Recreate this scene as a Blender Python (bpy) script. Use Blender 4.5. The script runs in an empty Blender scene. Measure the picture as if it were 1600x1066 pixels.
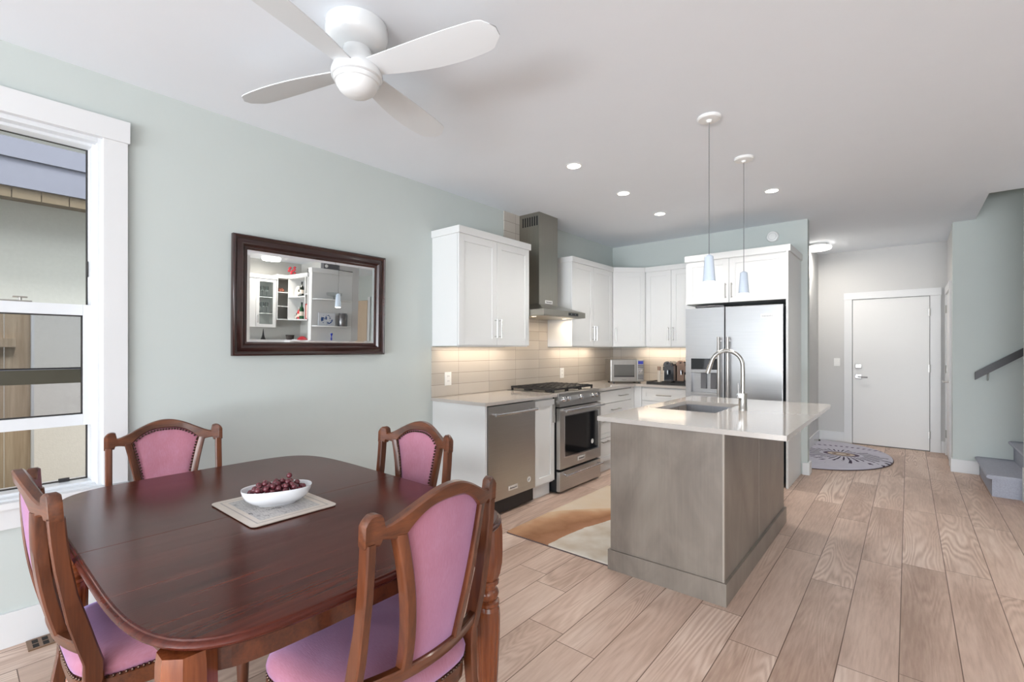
import bpy, bmesh, math, random
from mathutils import Vector, Matrix
R = math.radians
PI = math.pi
random.seed(7)
SC = bpy.context.scene
COL = SC.collection
# ------------------------------------------------------------------ camera, world, daylight, exposure
F_PX, VP_X, HORIZON, EYE = 740.0, 1419.0, 545.0, 1.35
cam_d = bpy.data.cameras.new('camera'); cam = bpy.data.objects.new('camera', cam_d); COL.objects.link(cam)
cam_d.sensor_fit = 'HORIZONTAL'; cam_d.sensor_width = 36.0
cam_d.lens = F_PX / 1600 * 36.0
cam_d.shift_y = (HORIZON - 533.0) / 1600
cam_d.clip_start = 0.02
cam.location = (0, 0, EYE)
cam.rotation_euler = (R(90), 0, math.atan((VP_X - 800) / F_PX))
SC.camera = cam
SC.view_settings.view_transform = 'Standard'
SC.view_settings.look = 'None'
SC.view_settings.gamma = 1.0
SC.view_settings.use_curve_mapping = False
SC.view_settings.exposure = 0.34
w = bpy.data.worlds.new('sky'); SC.world = w; w.use_nodes = True
bg = w.node_tree.nodes['Background']
bg.inputs['Color'].default_value = (0.93, 0.97, 1.0, 1); bg.inputs['Strength'].default_value = 2.3


def area(name, loc, rot, sx, sy, power, color):
    d = bpy.data.lights.new(name, 'AREA'); d.shape = 'RECTANGLE'; d.size = sx; d.size_y = sy
    d.energy = power; d.color = color
    o = bpy.data.objects.new(name, d); COL.objects.link(o); o.location = loc; o.rotation_euler = rot
    return o


# daylight arriving through the big garden doors behind the camera and the window in the right wall
area('daylight_garden_doors', (0.1, -6.35, 1.45), (R(90), 0, 0), 5.0, 1.8, 95, (0.88, 0.94, 1.0))
# added fill light, tilted upward from the door end to brighten the ceiling
area('ceiling_fill', (0.1, -6.30, 0.35), (R(125), 0, 0), 5.0, 0.7, 370, (0.87, 0.93, 1.0))
area('daylight_side_window', (3.02, -2.4, 1.45), (R(90), 0, R(90)), 2.4, 1.7, 20, (0.86, 0.93, 1.0))
sun_d = bpy.data.lights.new('hazy_sun', 'SUN'); sun_d.energy = 2.8; sun_d.angle = R(16); sun_d.color = (1.0, 0.985, 0.96)
sun = bpy.data.objects.new('hazy_sun', sun_d); COL.objects.link(sun); sun.rotation_euler = (R(-6), R(27), 0); sun.location = (4, 0, 8)


# ------------------------------------------------------------------ materials
def lin(c):
    return tuple((v / 255 / 12.92) if v / 255 <= 0.04045 else ((v / 255 + 0.055) / 1.055) ** 2.4 for v in c[:3]) + (1.0,)


def nd(nt, t, **kw):
    n = nt.nodes.new(t)
    for k, v in kw.items(): setattr(n, k, v)
    return n


def math_n(nt, op, a, b=None, c=None, clamp=False):
    n = nt.nodes.new('ShaderNodeMath'); n.operation = op; n.use_clamp = clamp
    for i, v in enumerate((a, b, c)):
        if v is None: continue
        if isinstance(v, (int, float)): n.inputs[i].default_value = v
        else: nt.links.new(v, n.inputs[i])
    return n.outputs[0]


def mixc(nt, fac, a, b):
    n = nt.nodes.new('ShaderNodeMix'); n.data_type = 'RGBA'
    for sock, v in ((n.inputs['Factor'], fac), (n.inputs['A'], a), (n.inputs['B'], b)):
        if isinstance(v, (int, float)): sock.default_value = v
        elif isinstance(v, tuple): sock.default_value = v
        else: nt.links.new(v, sock)
    return n.outputs['Result']


def base(name):
    m = bpy.data.materials.new(name); m.use_nodes = True
    nt = m.node_tree
    return m, nt, nt.nodes['Principled BSDF']


def noise(nt, scale, vec=None, detail=3.0, rough=0.5, dist=0.0):
    n = nt.nodes.new('ShaderNodeTexNoise'); n.inputs['Scale'].default_value = scale
    n.inputs['Detail'].default_value = detail; n.inputs['Roughness'].default_value = rough; n.inputs['Distortion'].default_value = dist
    if vec is not None: nt.links.new(vec, n.inputs['Vector'])
    return n.outputs['Fac']


def position(nt):
    return nt.nodes.new('ShaderNodeNewGeometry').outputs['Position']


def objco(nt):
    return nt.nodes.new('ShaderNodeTexCoord').outputs['Object']


def scaled(nt, vec, s, loc=(0, 0, 0)):
    n = nt.nodes.new('ShaderNodeMapping'); n.inputs['Scale'].default_value = s; n.inputs['Location'].default_value = loc
    nt.links.new(vec, n.inputs['Vector']); return n.outputs[0]


def ramp(nt, fac, stops):
    n = nt.nodes.new('ShaderNodeValToRGB'); cr = n.color_ramp
    while len(cr.elements) < len(stops): cr.elements.new(0.5)
    for e, (p, c) in zip(cr.elements, stops): e.position = p; e.color = c
    nt.links.new(fac, n.inputs['Fac']); return n.outputs['Color']


def bump(nt, b, height, strength=0.1, dist=0.01):
    n = nt.nodes.new('ShaderNodeBump'); n.inputs['Strength'].default_value = strength; n.inputs['Distance'].default_value = dist
    nt.links.new(height, n.inputs['Height']); nt.links.new(n.outputs[0], b.inputs['Normal'])


def M(name, rgb, rough=0.5, metal=0.0, coat=0.0, spec=0.5, var=0.04, vscale=6.0, bmp=0.0, bscale=200.0):
    m, nt, b = base(name)
    c = lin(rgb); f = noise(nt, vscale, objco(nt))
    d = tuple(x * (1 - var) for x in c[:3]) + (1,); l = tuple(min(1, x * (1 + var)) for x in c[:3]) + (1,)
    nt.links.new(mixc(nt, f, d, l), b.inputs['Base Color'])
    b.inputs['Roughness'].default_value = rough; b.inputs['Metallic'].default_value = metal
    b.inputs['Coat Weight'].default_value = coat; b.inputs['Coat Roughness'].default_value = 0.08
    b.inputs['Specular IOR Level'].default_value = spec
    if bmp: bump(nt, b, noise(nt, bscale, objco(nt), 2), bmp, 0.002)
    return m


def emit(name, rgb, strength):
    m, nt, b = base(name)
    b.inputs['Base Color'].default_value = lin(rgb); b.inputs['Emission Color'].default_value = lin(rgb)
    b.inputs['Emission Strength'].default_value = strength
    return m


def glass(name, tint=(250, 252, 252), gloss=0.08):
    m, nt, b = base(name); nt.nodes.remove(b); out = nt.nodes['Material Output']
    t = nd(nt, 'ShaderNodeBsdfTransparent'); t.inputs[0].default_value = lin(tint)
    g = nd(nt, 'ShaderNodeBsdfGlossy'); g.inputs['Roughness'].default_value = 0.02
    fr = nd(nt, 'ShaderNodeFresnel'); fr.inputs[0].default_value = 1.45
    x = nd(nt, 'ShaderNodeMixShader'); nt.links.new(math_n(nt, 'MULTIPLY', fr.outputs[0], gloss * 10), x.inputs[0])
    nt.links.new(t.outputs[0], x.inputs[1]); nt.links.new(g.outputs[0], x.inputs[2]); nt.links.new(x.outputs[0], out.inputs['Surface'])
    return m


def wood(name, dark, light, rough=0.3, coat=0.4, axis=1, scale=1.0, wear=None, spec=0.5):
    m, nt, b = base(name); o = objco(nt)
    s = [14 * scale] * 3; s[axis] = 1.1 * scale
    n1 = noise(nt, 1.6, scaled(nt, o, tuple(s)), 5, 0.6, 0.6)
    s2 = [60 * scale] * 3; s2[axis] = 2.0 * scale
    n2 = noise(nt, 2.2, scaled(nt, o, tuple(s2)), 3)
    f = math_n(nt, 'ADD', math_n(nt, 'MULTIPLY', n1, 0.7), math_n(nt, 'MULTIPLY', n2, 0.3))
    col = ramp(nt, f, [(0.33, lin(dark)), (0.66, lin(light))])
    if wear:
        p = nt.nodes.new('ShaderNodeNewGeometry').outputs['Pointiness']
        k = math_n(nt, 'MULTIPLY', math_n(nt, 'GREATER_THAN', p, 0.60), math_n(nt, 'GREATER_THAN', noise(nt, 30, o, 4), 0.57))
        col = mixc(nt, k, col, lin(wear))
    nt.links.new(col, b.inputs['Base Color']); b.inputs['Roughness'].default_value = rough
    b.inputs['Coat Weight'].default_value = coat; b.inputs['Coat Roughness'].default_value = 0.12
    b.inputs['Specular IOR Level'].default_value = spec
    bump(nt, b, n2, 0.06, 0.002)
    return m


def floor_mat():
    m, nt, b = base('oak_plank_floor'); p = position(nt)
    sp = nd(nt, 'ShaderNodeSeparateXYZ'); nt.links.new(p, sp.inputs[0]); X, Y = sp.outputs[0], sp.outputs[1]
    u = math_n(nt, 'DIVIDE', math_n(nt, 'ADD', X, 0.03), 0.2035); ix = math_n(nt, 'FLOOR', u); fx = math_n(nt, 'FRACT', u)
    wn = nd(nt, 'ShaderNodeTexWhiteNoise', noise_dimensions='1D'); nt.links.new(ix, wn.inputs['W'])
    v = math_n(nt, 'ADD', math_n(nt, 'DIVIDE', Y, 1.32), math_n(nt, 'MULTIPLY', wn.outputs['Value'], 7.0))
    iy = math_n(nt, 'FLOOR', v); fy = math_n(nt, 'FRACT', v)
    wn2 = nd(nt, 'ShaderNodeTexWhiteNoise', noise_dimensions='2D')
    cb = nd(nt, 'ShaderNodeCombineXYZ'); nt.links.new(ix, cb.inputs[0]); nt.links.new(iy, cb.inputs[1]); nt.links.new(cb.outputs[0], wn2.inputs['Vector'])
    pid = wn2.outputs['Value']
    g = nd(nt, 'ShaderNodeCombineXYZ'); nt.links.new(X, g.inputs[0]); nt.links.new(math_n(nt, 'MULTIPLY', Y, 0.11), g.inputs[1]); nt.links.new(math_n(nt, 'MULTIPLY', pid, 37.0), g.inputs[2])
    big = noise(nt, 4.2, g.outputs[0], 2, 0.45, 0.25)
    rings = math_n(nt, 'ADD', math_n(nt, 'MULTIPLY', math_n(nt, 'SINE', math_n(nt, 'MULTIPLY', big, 190.0)), 0.5), 0.5)
    fine = noise(nt, 1.0, scaled(nt, g.outputs[0], (85, 60, 1)), 3, 0.6)
    mask = ramp(nt, noise(nt, 2.3, scaled(nt, g.outputs[0], (1, 2.2, 1), (3, 1, 5)), 2), [(0.46, (0.10,) * 3 + (1,)), (0.68, (1, 1, 1, 1))])
    cloud = noise(nt, 5.0, scaled(nt, g.outputs[0], (1, 2, 1), (9, 3, 2)), 3)
    t = math_n(nt, 'ADD', math_n(nt, 'MULTIPLY', math_n(nt, 'MULTIPLY', rings, mask), 0.48), math_n(nt, 'MULTIPLY', fine, 0.50))
    t = math_n(nt, 'ADD', t, math_n(nt, 'MULTIPLY', math_n(nt, 'SUBTRACT', pid, 0.5), 0.26))
    t = math_n(nt, 'ADD', t, math_n(nt, 'MULTIPLY', math_n(nt, 'SUBTRACT', cloud, 0.5), 0.75))
    col = ramp(nt, t, [(0.0, lin((168, 140, 123))), (0.34, lin((202, 175, 158))), (0.8, lin((228, 207, 192)))])
    ex = math_n(nt, 'MINIMUM', fx, math_n(nt, 'SUBTRACT', 1.0, fx)); ey = math_n(nt, 'MINIMUM', fy, math_n(nt, 'SUBTRACT', 1.0, fy))
    gap = math_n(nt, 'MAXIMUM', math_n(nt, 'LESS_THAN', ex, 0.010), math_n(nt, 'LESS_THAN', ey, 0.0014))
    col = mixc(nt, gap, col, lin((112, 88, 74)))
    nt.links.new(col, b.inputs['Base Color']); b.inputs['Roughness'].default_value = 0.42; b.inputs['Specular IOR Level'].default_value = 0.4
    bump(nt, b, math_n(nt, 'SUBTRACT', math_n(nt, 'MULTIPLY', rings, 0.3), gap), 0.25, 0.0012)
    return m


def tile_mat():
    m, nt, b = base('stacked_wall_tile'); p = position(nt)
    sp = nd(nt, 'ShaderNodeSeparateXYZ'); nt.links.new(p, sp.inputs[0])
    # along = distance along the run: y on the left wall, x on the back wall
    nrm = nd(nt, 'ShaderNodeNewGeometry'); sn = nd(nt, 'ShaderNodeSeparateXYZ'); nt.links.new(nrm.outputs['Normal'], sn.inputs[0])
    onx = math_n(nt, 'GREATER_THAN', math_n(nt, 'ABSOLUTE', sn.outputs[0]), 0.5)
    a = math_n(nt, 'ADD', math_n(nt, 'MULTIPLY', onx, math_n(nt, 'SUBTRACT', sp.outputs[1], 2.573)), math_n(nt, 'MULTIPLY', math_n(nt, 'SUBTRACT', 1.0, onx), math_n(nt, 'ADD', sp.outputs[0], 3.0)))
    u = math_n(nt, 'DIVIDE', a, 0.4055); v = math_n(nt, 'DIVIDE', math_n(nt, 'SUBTRACT', sp.outputs[2], 0.934), 0.1006)
    fx = math_n(nt, 'FRACT', u); fy = math_n(nt, 'FRACT', v)
    ex = math_n(nt, 'MINIMUM', fx, math_n(nt, 'SUBTRACT', 1.0, fx)); ey = math_n(nt, 'MINIMUM', fy, math_n(nt, 'SUBTRACT', 1.0, fy))
    gap = math_n(nt, 'MAXIMUM', math_n(nt, 'LESS_THAN', ex, 0.0032), math_n(nt, 'LESS_THAN', ey, 0.016))
    wn = nd(nt, 'ShaderNodeTexWhiteNoise', noise_dimensions='2D'); cb = nd(nt, 'ShaderNodeCombineXYZ')
    nt.links.new(math_n(nt, 'FLOOR', u), cb.inputs[0]); nt.links.new(math_n(nt, 'FLOOR', v), cb.inputs[1]); nt.links.new(cb.outputs[0], wn.inputs['Vector'])
    col = mixc(nt, wn.outputs['Value'], lin((184, 177, 168)), lin((197, 190, 181)))
    col = mixc(nt, gap, col, lin((140, 131, 123)))
    nt.links.new(col, b.inputs['Base Color']); b.inputs['Roughness'].default_value = 0.22
    bump(nt, b, math_n(nt, 'SUBTRACT', 1.0, gap), 0.3, 0.001)
    return m


def steel(name, v=168, rough=0.3, axis=2, tint=(0, -2, -5)):
    m, nt, b = base(name); o = objco(nt)
    s = [260.0] * 3; s[axis] = 3.0
    n = noise(nt, 1.0, scaled(nt, o, tuple(s)), 2)
    big = noise(nt, 2.2, o, 2)
    c0 = lin((v - 9 + tint[0], v - 9 + tint[1], v - 9 + tint[2])); c1 = lin((v + 8 + tint[0], v + 8 + tint[1], v + 8 + tint[2]))
    nt.links.new(mixc(nt, n, c0, c1), b.inputs['Base Color']); b.inputs['Metallic'].default_value = 1.0
    nt.links.new(math_n(nt, 'ADD', rough - 0.05, math_n(nt, 'MULTIPLY', big, 0.10)), b.inputs['Roughness'])
    return m


def velvet():
    m, nt, b = base('pink_velvet'); o = objco(nt)
    big = noise(nt, 5.0, o, 3, 0.55, 0.4); nap = noise(nt, 1.0, scaled(nt, o, (420, 60, 60)), 3)
    f = math_n(nt, 'ADD', math_n(nt, 'MULTIPLY', big, 0.75), math_n(nt, 'MULTIPLY', nap, 0.35))
    nt.links.new(ramp(nt, f, [(0.25, lin((160, 98, 110))), (0.55, lin((172, 114, 128))), (0.8, lin((182, 132, 150)))]), b.inputs['Base Color'])
    b.inputs['Roughness'].default_value = 0.85; b.inputs['Specular IOR Level'].default_value = 0.15
    b.inputs['Sheen Weight'].default_value = 1.0; b.inputs['Sheen Roughness'].default_value = 0.5; b.inputs['Sheen Tint'].default_value = lin((196, 178, 238))
    bump(nt, b, nap, 0.25, 0.002)
    return m


def kitchen_rug_mat():
    m, nt, b = base('wool_rug_swirl'); p = position(nt); sp = nd(nt, 'ShaderNodeSeparateXYZ'); nt.links.new(p, sp.inputs[0])
    n = noise(nt, 6, p, 3); fz = noise(nt, 160, p, 3)
    X = math_n(nt, 'ADD', sp.outputs[0], math_n(nt, 'MULTIPLY', math_n(nt, 'SUBTRACT', n, 0.5), 0.05)); Y = sp.outputs[1]
    yl = math_n(nt, 'SUBTRACT', Y, 2.63)
    # lower edge of the brown blade: x grows with y;  upper edge likewise
    xl = math_n(nt, 'ADD', -1.885, math_n(nt, 'MULTIPLY', math_n(nt, 'MULTIPLY', yl, yl), 0.23))
    xu = math_n(nt, 'ADD', -2.40, math_n(nt, 'MULTIPLY', math_n(nt, 'POWER', math_n(nt, 'MAXIMUM', yl, 0.0), 2.0), 0.55))
    k = math_n(nt, 'DIVIDE', math_n(nt, 'SUBTRACT', X, xu), math_n(nt, 'SUBTRACT', xl, xu))
    brown = ramp(nt, math_n(nt, 'ADD', k, math_n(nt, 'MULTIPLY', math_n(nt, 'SUBTRACT', n, 0.5), 0.5)), [(0.0, lin((204, 176, 146))), (0.35, lin((184, 142, 110))), (0.75, lin((150, 108, 80))), (1.0, lin((170, 126, 98)))])
    cream = ramp(nt, n, [(0.3, lin((196, 182, 164))), (0.6, lin((212, 205, 194)))])
    gold = mixc(nt, n, lin((210, 197, 180)), lin((206, 184, 156)))
    col = mixc(nt, math_n(nt, 'LESS_THAN', X, xu), brown, gold)
    col = mixc(nt, math_n(nt, 'GREATER_THAN', X, xl), col, cream)
    nt.links.new(col, b.inputs['Base Color']); b.inputs['Roughness'].default_value = 0.95; b.inputs['Specular IOR Level'].default_value = 0.1
    bump(nt, b, fz, 0.5, 0.004)
    return m


def peacock_mat():
    m, nt, b = base('feather_eye_mat'); p = position(nt); sp = nd(nt, 'ShaderNodeSeparateXYZ'); nt.links.new(p, sp.inputs[0])
    dx = math_n(nt, 'ADD', sp.outputs[0], 0.65); dy = math_n(nt, 'SUBTRACT', sp.outputs[1], 7.25)
    n = noise(nt, 9, p, 3)
    r = math_n(nt, 'SQRT', math_n(nt, 'ADD', math_n(nt, 'POWER', math_n(nt, 'DIVIDE', dx, 1.15), 2.0), math_n(nt, 'POWER', math_n(nt, 'DIVIDE', dy, 0.85), 2.0)))
    th = math_n(nt, 'ARCTAN2', dy, dx)
    ray = math_n(nt, 'GREATER_THAN', math_n(nt, 'SINE', math_n(nt, 'ADD', math_n(nt, 'MULTIPLY', th, 34.0), math_n(nt, 'MULTIPLY', r, 14.0))), 0.42)
    band = math_n(nt, 'MULTIPLY', math_n(nt, 'GREATER_THAN', r, 0.20), math_n(nt, 'LESS_THAN', r, math_n(nt, 'ADD', 0.20, math_n(nt, 'MULTIPLY', math_n(nt, 'POWER', n, 2.0), math_n(nt, 'ADD', 0.75, math_n(nt, 'MULTIPLY', dy, -0.9))))))
    band2 = math_n(nt, 'MULTIPLY', math_n(nt, 'MULTIPLY', math_n(nt, 'GREATER_THAN', r, 0.62), math_n(nt, 'LESS_THAN', r, 0.70)), math_n(nt, 'GREATER_THAN', dy, 0.12))
    ray2 = math_n(nt, 'GREATER_THAN', math_n(nt, 'SINE', math_n(nt, 'MULTIPLY', th, 58.0)), 0.1)
    col = mixc(nt, n, lin((186, 184, 198)), lin((206, 204, 214)))
    col = mixc(nt, math_n(nt, 'MULTIPLY', band, ray), col, lin((74, 66, 84)))
    col = mixc(nt, math_n(nt, 'MULTIPLY', band2, ray2), col, lin((120, 112, 132)))
    col = mixc(nt, math_n(nt, 'LESS_THAN', r, 0.165), col, lin((104, 92, 108)))
    col = mixc(nt, math_n(nt, 'LESS_THAN', r, 0.125), col, lin((196, 182, 168)))
    col = mixc(nt, math_n(nt, 'LESS_THAN', r, 0.085), col, lin((132, 112, 104)))
    col = mixc(nt, math_n(nt, 'LESS_THAN', r, 0.05), col, lin((206, 194, 178)))
    nt.links.new(col, b.inputs['Base Color']); b.inputs['Roughness'].default_value = 0.95; b.inputs['Specular IOR Level'].default_value = 0.1
    bump(nt, b, noise(nt, 220, p, 2), 0.5, 0.004)
    return m


def placemat_mat():
    m, nt, b = base('printed_placemat'); o = objco(nt); sp = nd(nt, 'ShaderNodeSeparateXYZ'); nt.links.new(o, sp.inputs[0])
    ax = math_n(nt, 'DIVIDE', math_n(nt, 'ABSOLUTE', sp.outputs[0]), 0.188); ay = math_n(nt, 'DIVIDE', math_n(nt, 'ABSOLUTE', sp.outputs[1]), 0.152)
    ex = math_n(nt, 'MULTIPLY', math_n(nt, 'SUBTRACT', 1.0, ax), 0.188); ey = math_n(nt, 'MULTIPLY', math_n(nt, 'SUBTRACT', 1.0, ay), 0.152)
    e = math_n(nt, 'MINIMUM', ex, ey)
    n = noise(nt, 26, o, 5, 0.7); ln = noise(nt, 1.0, scaled(nt, o, (30, 420, 1)), 3); sky = noise(nt, 9, o, 3)
    col = mixc(nt, n, lin((196, 184, 172)), lin((214, 202, 190)))
    inner = mixc(nt, sky, lin((150, 152, 160)), lin((206, 198, 188)))
    inner = mixc(nt, math_n(nt, 'MULTIPLY', math_n(nt, 'GREATER_THAN', ln, 0.56), 0.6), inner, lin((92, 88, 92)))
    inner = mixc(nt, math_n(nt, 'GREATER_THAN', n, 0.62), inner, lin((84, 78, 76)))
    col = mixc(nt, math_n(nt, 'GREATER_THAN', e, 0.045), col, inner)
    line = math_n(nt, 'MULTIPLY', math_n(nt, 'GREATER_THAN', e, 0.024), math_n(nt, 'LESS_THAN', e, 0.029))
    col = mixc(nt, math_n(nt, 'MULTIPLY', line, 0.7), col, lin((134, 124, 122)))
    nt.links.new(col, b.inputs['Base Color']); b.inputs['Roughness'].default_value = 0.3
    return m


def delft_mat():
    m, nt, b = base('blue_painted_plaque'); o = objco(nt); sp = nd(nt, 'ShaderNodeSeparateXYZ'); nt.links.new(o, sp.inputs[0])
    r = math_n(nt, 'SQRT', math_n(nt, 'ADD', math_n(nt, 'POWER', math_n(nt, 'DIVIDE', sp.outputs[1], 0.11), 2.0), math_n(nt, 'POWER', math_n(nt, 'DIVIDE', math_n(nt, 'SUBTRACT', sp.outputs[2], 0.11), 0.085), 2.0)))
    n = noise(nt, 16, o, 4, 0.6)
    k = math_n(nt, 'MULTIPLY', math_n(nt, 'LESS_THAN', r, 1.0), math_n(nt, 'GREATER_THAN', n, 0.5))
    nt.links.new(mixc(nt, k, lin((226, 230, 236)), lin((62, 92, 150))), b.inputs['Base Color']); b.inputs['Roughness'].default_value = 0.25
    return m


W = {}
W['floor'] = floor_mat(); W['tile'] = tile_mat(); W['velvet'] = velvet()
W['wall'] = M('sage_grey_wall_paint', (199, 206, 203), 0.85, spec=0.2, var=0.012, bmp=0.04, bscale=300)
W['hall'] = M('pale_grey_hall_paint', (208, 208, 207), 0.85, spec=0.2, var=0.012)
W['ceil'] = M('white_ceiling_paint', (236, 240, 245), 0.9, spec=0.15, var=0.01)
W['trim'] = M('white_trim_paint', (223, 224, 225), 0.4, var=0.01)
W['cab'] = M('white_cabinet_lacquer', (224, 225, 224), 0.34, var=0.01)
W['door'] = M('white_door_paint', (228, 228, 227), 0.45, var=0.01)
W['vinyl'] = M('white_vinyl', (222, 225, 228), 0.3, var=0.008)
W['gasket'] = M('dark_glazing_gasket', (46, 44, 44), 0.5)
W['stone'] = M('grey_quartz', (187, 181, 175), 0.12, coat=0.3, var=0.05, vscale=60)
W['island'] = None
W['steel'] = steel('brushed_stainless', 182, 0.3, 2)
W['steelh'] = steel('brushed_stainless_horizontal', 196, 0.36, 1)
W['steelhood'] = steel('brushed_stainless_hood', 160, 0.34, 2, (0, -3, -12))
W['fridge'] = steel('brushed_stainless_fridge', 174, 0.35, 0, (0, 0, 1))
W['chrome'] = M('polished_nickel', (200, 200, 202), 0.16, 1.0, var=0.02)
W['nickel'] = M('satin_nickel', (176, 174, 170), 0.3, 1.0, var=0.02)
W['iron'] = M('black_cast_iron', (30, 29, 30), 0.45, var=0.1)
W['black'] = M('black_plastic', (22, 23, 26), 0.35)
W['grey'] = M('grey_plastic', (104, 104, 108), 0.4)
W['darkglass'] = M('dark_oven_glass', (20, 21, 24), 0.06, coat=0.6)
W['badge'] = M('bright_badge_plate', (226, 224, 222), 0.3, 0.3)
W['ink'] = M('dark_badge_lettering', (70, 68, 68), 0.5)
W['white'] = M('white_plastic', (238, 238, 236), 0.35, var=0.01)
W['fanwhite'] = M('glossy_white_enamel', (232, 234, 235), 0.14, coat=0.5, var=0.008)
W['blade'] = M('satin_white_blade', (226, 229, 231), 0.4, var=0.008)
W['opal'] = M('opal_glass', (236, 238, 238), 0.35, var=0.008)
W['ceramic'] = M('white_glazed_ceramic', (236, 237, 240), 0.1, coat=0.6, var=0.008)
W['table'] = wood('dark_mahogany', (56, 21, 15), (92, 40, 28), 0.2, 0.0, 1, spec=0.28)
W['tableside'] = wood('mahogany_leg', (96, 44, 22), (148, 82, 46), 0.26, 0.5, 2)
W['chair'] = wood('chair_wood', (62, 30, 18), (112, 62, 36), 0.3, 0.3, 2)
W['chairrail'] = wood('chair_rail_wood', (64, 32, 18), (118, 66, 38), 0.3, 0.3, 0)
W['nail'] = M('antique_brass_nails', (74, 56, 46), 0.35, 0.8, var=0.15)
W['mirrorwood'] = wood('mirror_frame_wood', (30, 14, 13), (60, 30, 25), 0.22, 0.5, 1)
W['mirror'] = M('silvered_mirror', (236, 238, 238), 0.0, 1.0, var=0.0)
W['bevel'] = M('mirror_bevel', (240, 242, 244), 0.03, 1.0, var=0.0)
W['carpet'] = M('blue_grey_carpet', (164, 167, 178), 0.95, spec=0.1, var=0.2, vscale=90, bmp=0.7, bscale=260)
W['rail'] = M('dark_handrail', (62, 60, 62), 0.45)
W['stucco'] = M('pale_stucco', (222, 220, 214), 0.9, var=0.06, vscale=40, bmp=0.4, bscale=90)
W['siding'] = M('lavender_siding', (126, 127, 141), 0.7, var=0.05, vscale=20)
W['soffit'] = M('tan_soffit', (126, 110, 88), 0.7)
W['fence'] = wood('fence_boards', (168, 146, 120), (204, 184, 158), 0.8, 0.0, 2)
W['grass'] = M('gravel_ground', (150, 146, 136), 0.95, var=0.25, vscale=40)
W['glass'] = glass('window_glass'); W['sashglass'] = glass('low_sash_glass', (226, 226, 229), 0.06); W['cabglass'] = glass('cabinet_glass', (236, 240, 240), 0.1)
W['screen'] = glass('insect_screen', (244, 242, 240), 0.0)
W['grape'] = M('red_grape_skin', (100, 44, 52), 0.26, var=0.45, vscale=45, spec=0.6)
W['stem'] = M('grape_stem', (120, 110, 70), 0.7)
W['lampface'] = emit('lamp_lens', (255, 247, 236), 14.0)
W['bulb'] = emit('pendant_bulb', (255, 246, 234), 11.0)
W['pendant'] = M('frosted_pendant_glass', (206, 218, 232), 0.3, var=0.01)
W['hoodbulb'] = emit('hood_bulb', (255, 232, 200), 2.5)
W['hallglow'] = emit('hall_lamp_diffuser', (255, 250, 244), 3.2)
W['rug'] = kitchen_rug_mat(); W['mat'] = peacock_mat(); W['rugedge'] = M('rug_binding', (96, 84, 84), 0.9, spec=0.1)
W['placemat'] = placemat_mat(); W['cork'] = M('cork_backing', (66, 46, 38), 0.8)
W['bronze'] = M('bronze_machine_shell', (146, 122, 108), 0.3, 0.6); W['tan'] = M('beige_interior_door', (206, 184, 160), 0.5)
W['display'] = emit('blue_display', (40, 48, 130), 0.6)
W['nook'] = M('warm_grey_nook_paint', (206, 204, 198), 0.85, spec=0.2, var=0.012)
W['vent'] = M('brown_floor_vent', (128, 100, 78), 0.4, 0.2); W['ventdark'] = M('vent_slot', (30, 24, 20), 0.8)
W['red'] = M('red_lacquer', (176, 28, 40), 0.3); W['bottle'] = M('dark_bottle_glass', (26, 32, 24), 0.08, coat=0.5)
W['coral'] = M('coral_red_petals', (206, 60, 72), 0.6); W['green'] = M('green_bottle_glass', (30, 74, 44), 0.1, coat=0.5)
W['blue'] = M('cobalt_glass', (30, 50, 170), 0.12, coat=0.4); W['tin'] = M('pewter_canister', (120, 118, 118), 0.3, 0.8, var=0.35, vscale=30)
W['delft'] = delft_mat(); W['terra'] = M('terracotta_shells', (150, 92, 74), 0.7, var=0.3, vscale=30); W['wicker'] = M('dark_wicker', (64, 56, 52), 0.8, var=0.3, vscale=80)
W['floral'] = M('floral_plate', (214, 200, 186), 0.3, var=0.35, vscale=34)


def island_mat():
    m, nt, b = base('grey_stained_maple'); o = position(nt)
    n = noise(nt, 3.0, scaled(nt, o, (1.5, 1.5, 0.7)), 4, 0.6, 0.5); n2 = noise(nt, 1.0, scaled(nt, o, (90, 90, 3)), 3)
    f = math_n(nt, 'ADD', math_n(nt, 'MULTIPLY', n, 0.85), math_n(nt, 'MULTIPLY', n2, 0.15))
    nt.links.new(ramp(nt, f, [(0.3, lin((112, 103, 95))), (0.7, lin((142, 133, 123)))]), b.inputs['Base Color']); b.inputs['Roughness'].default_value = 0.34
    return m


W['island'] = island_mat()

# ------------------------------------------------------------------ geometry helpers
ORIGIN = {}


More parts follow.
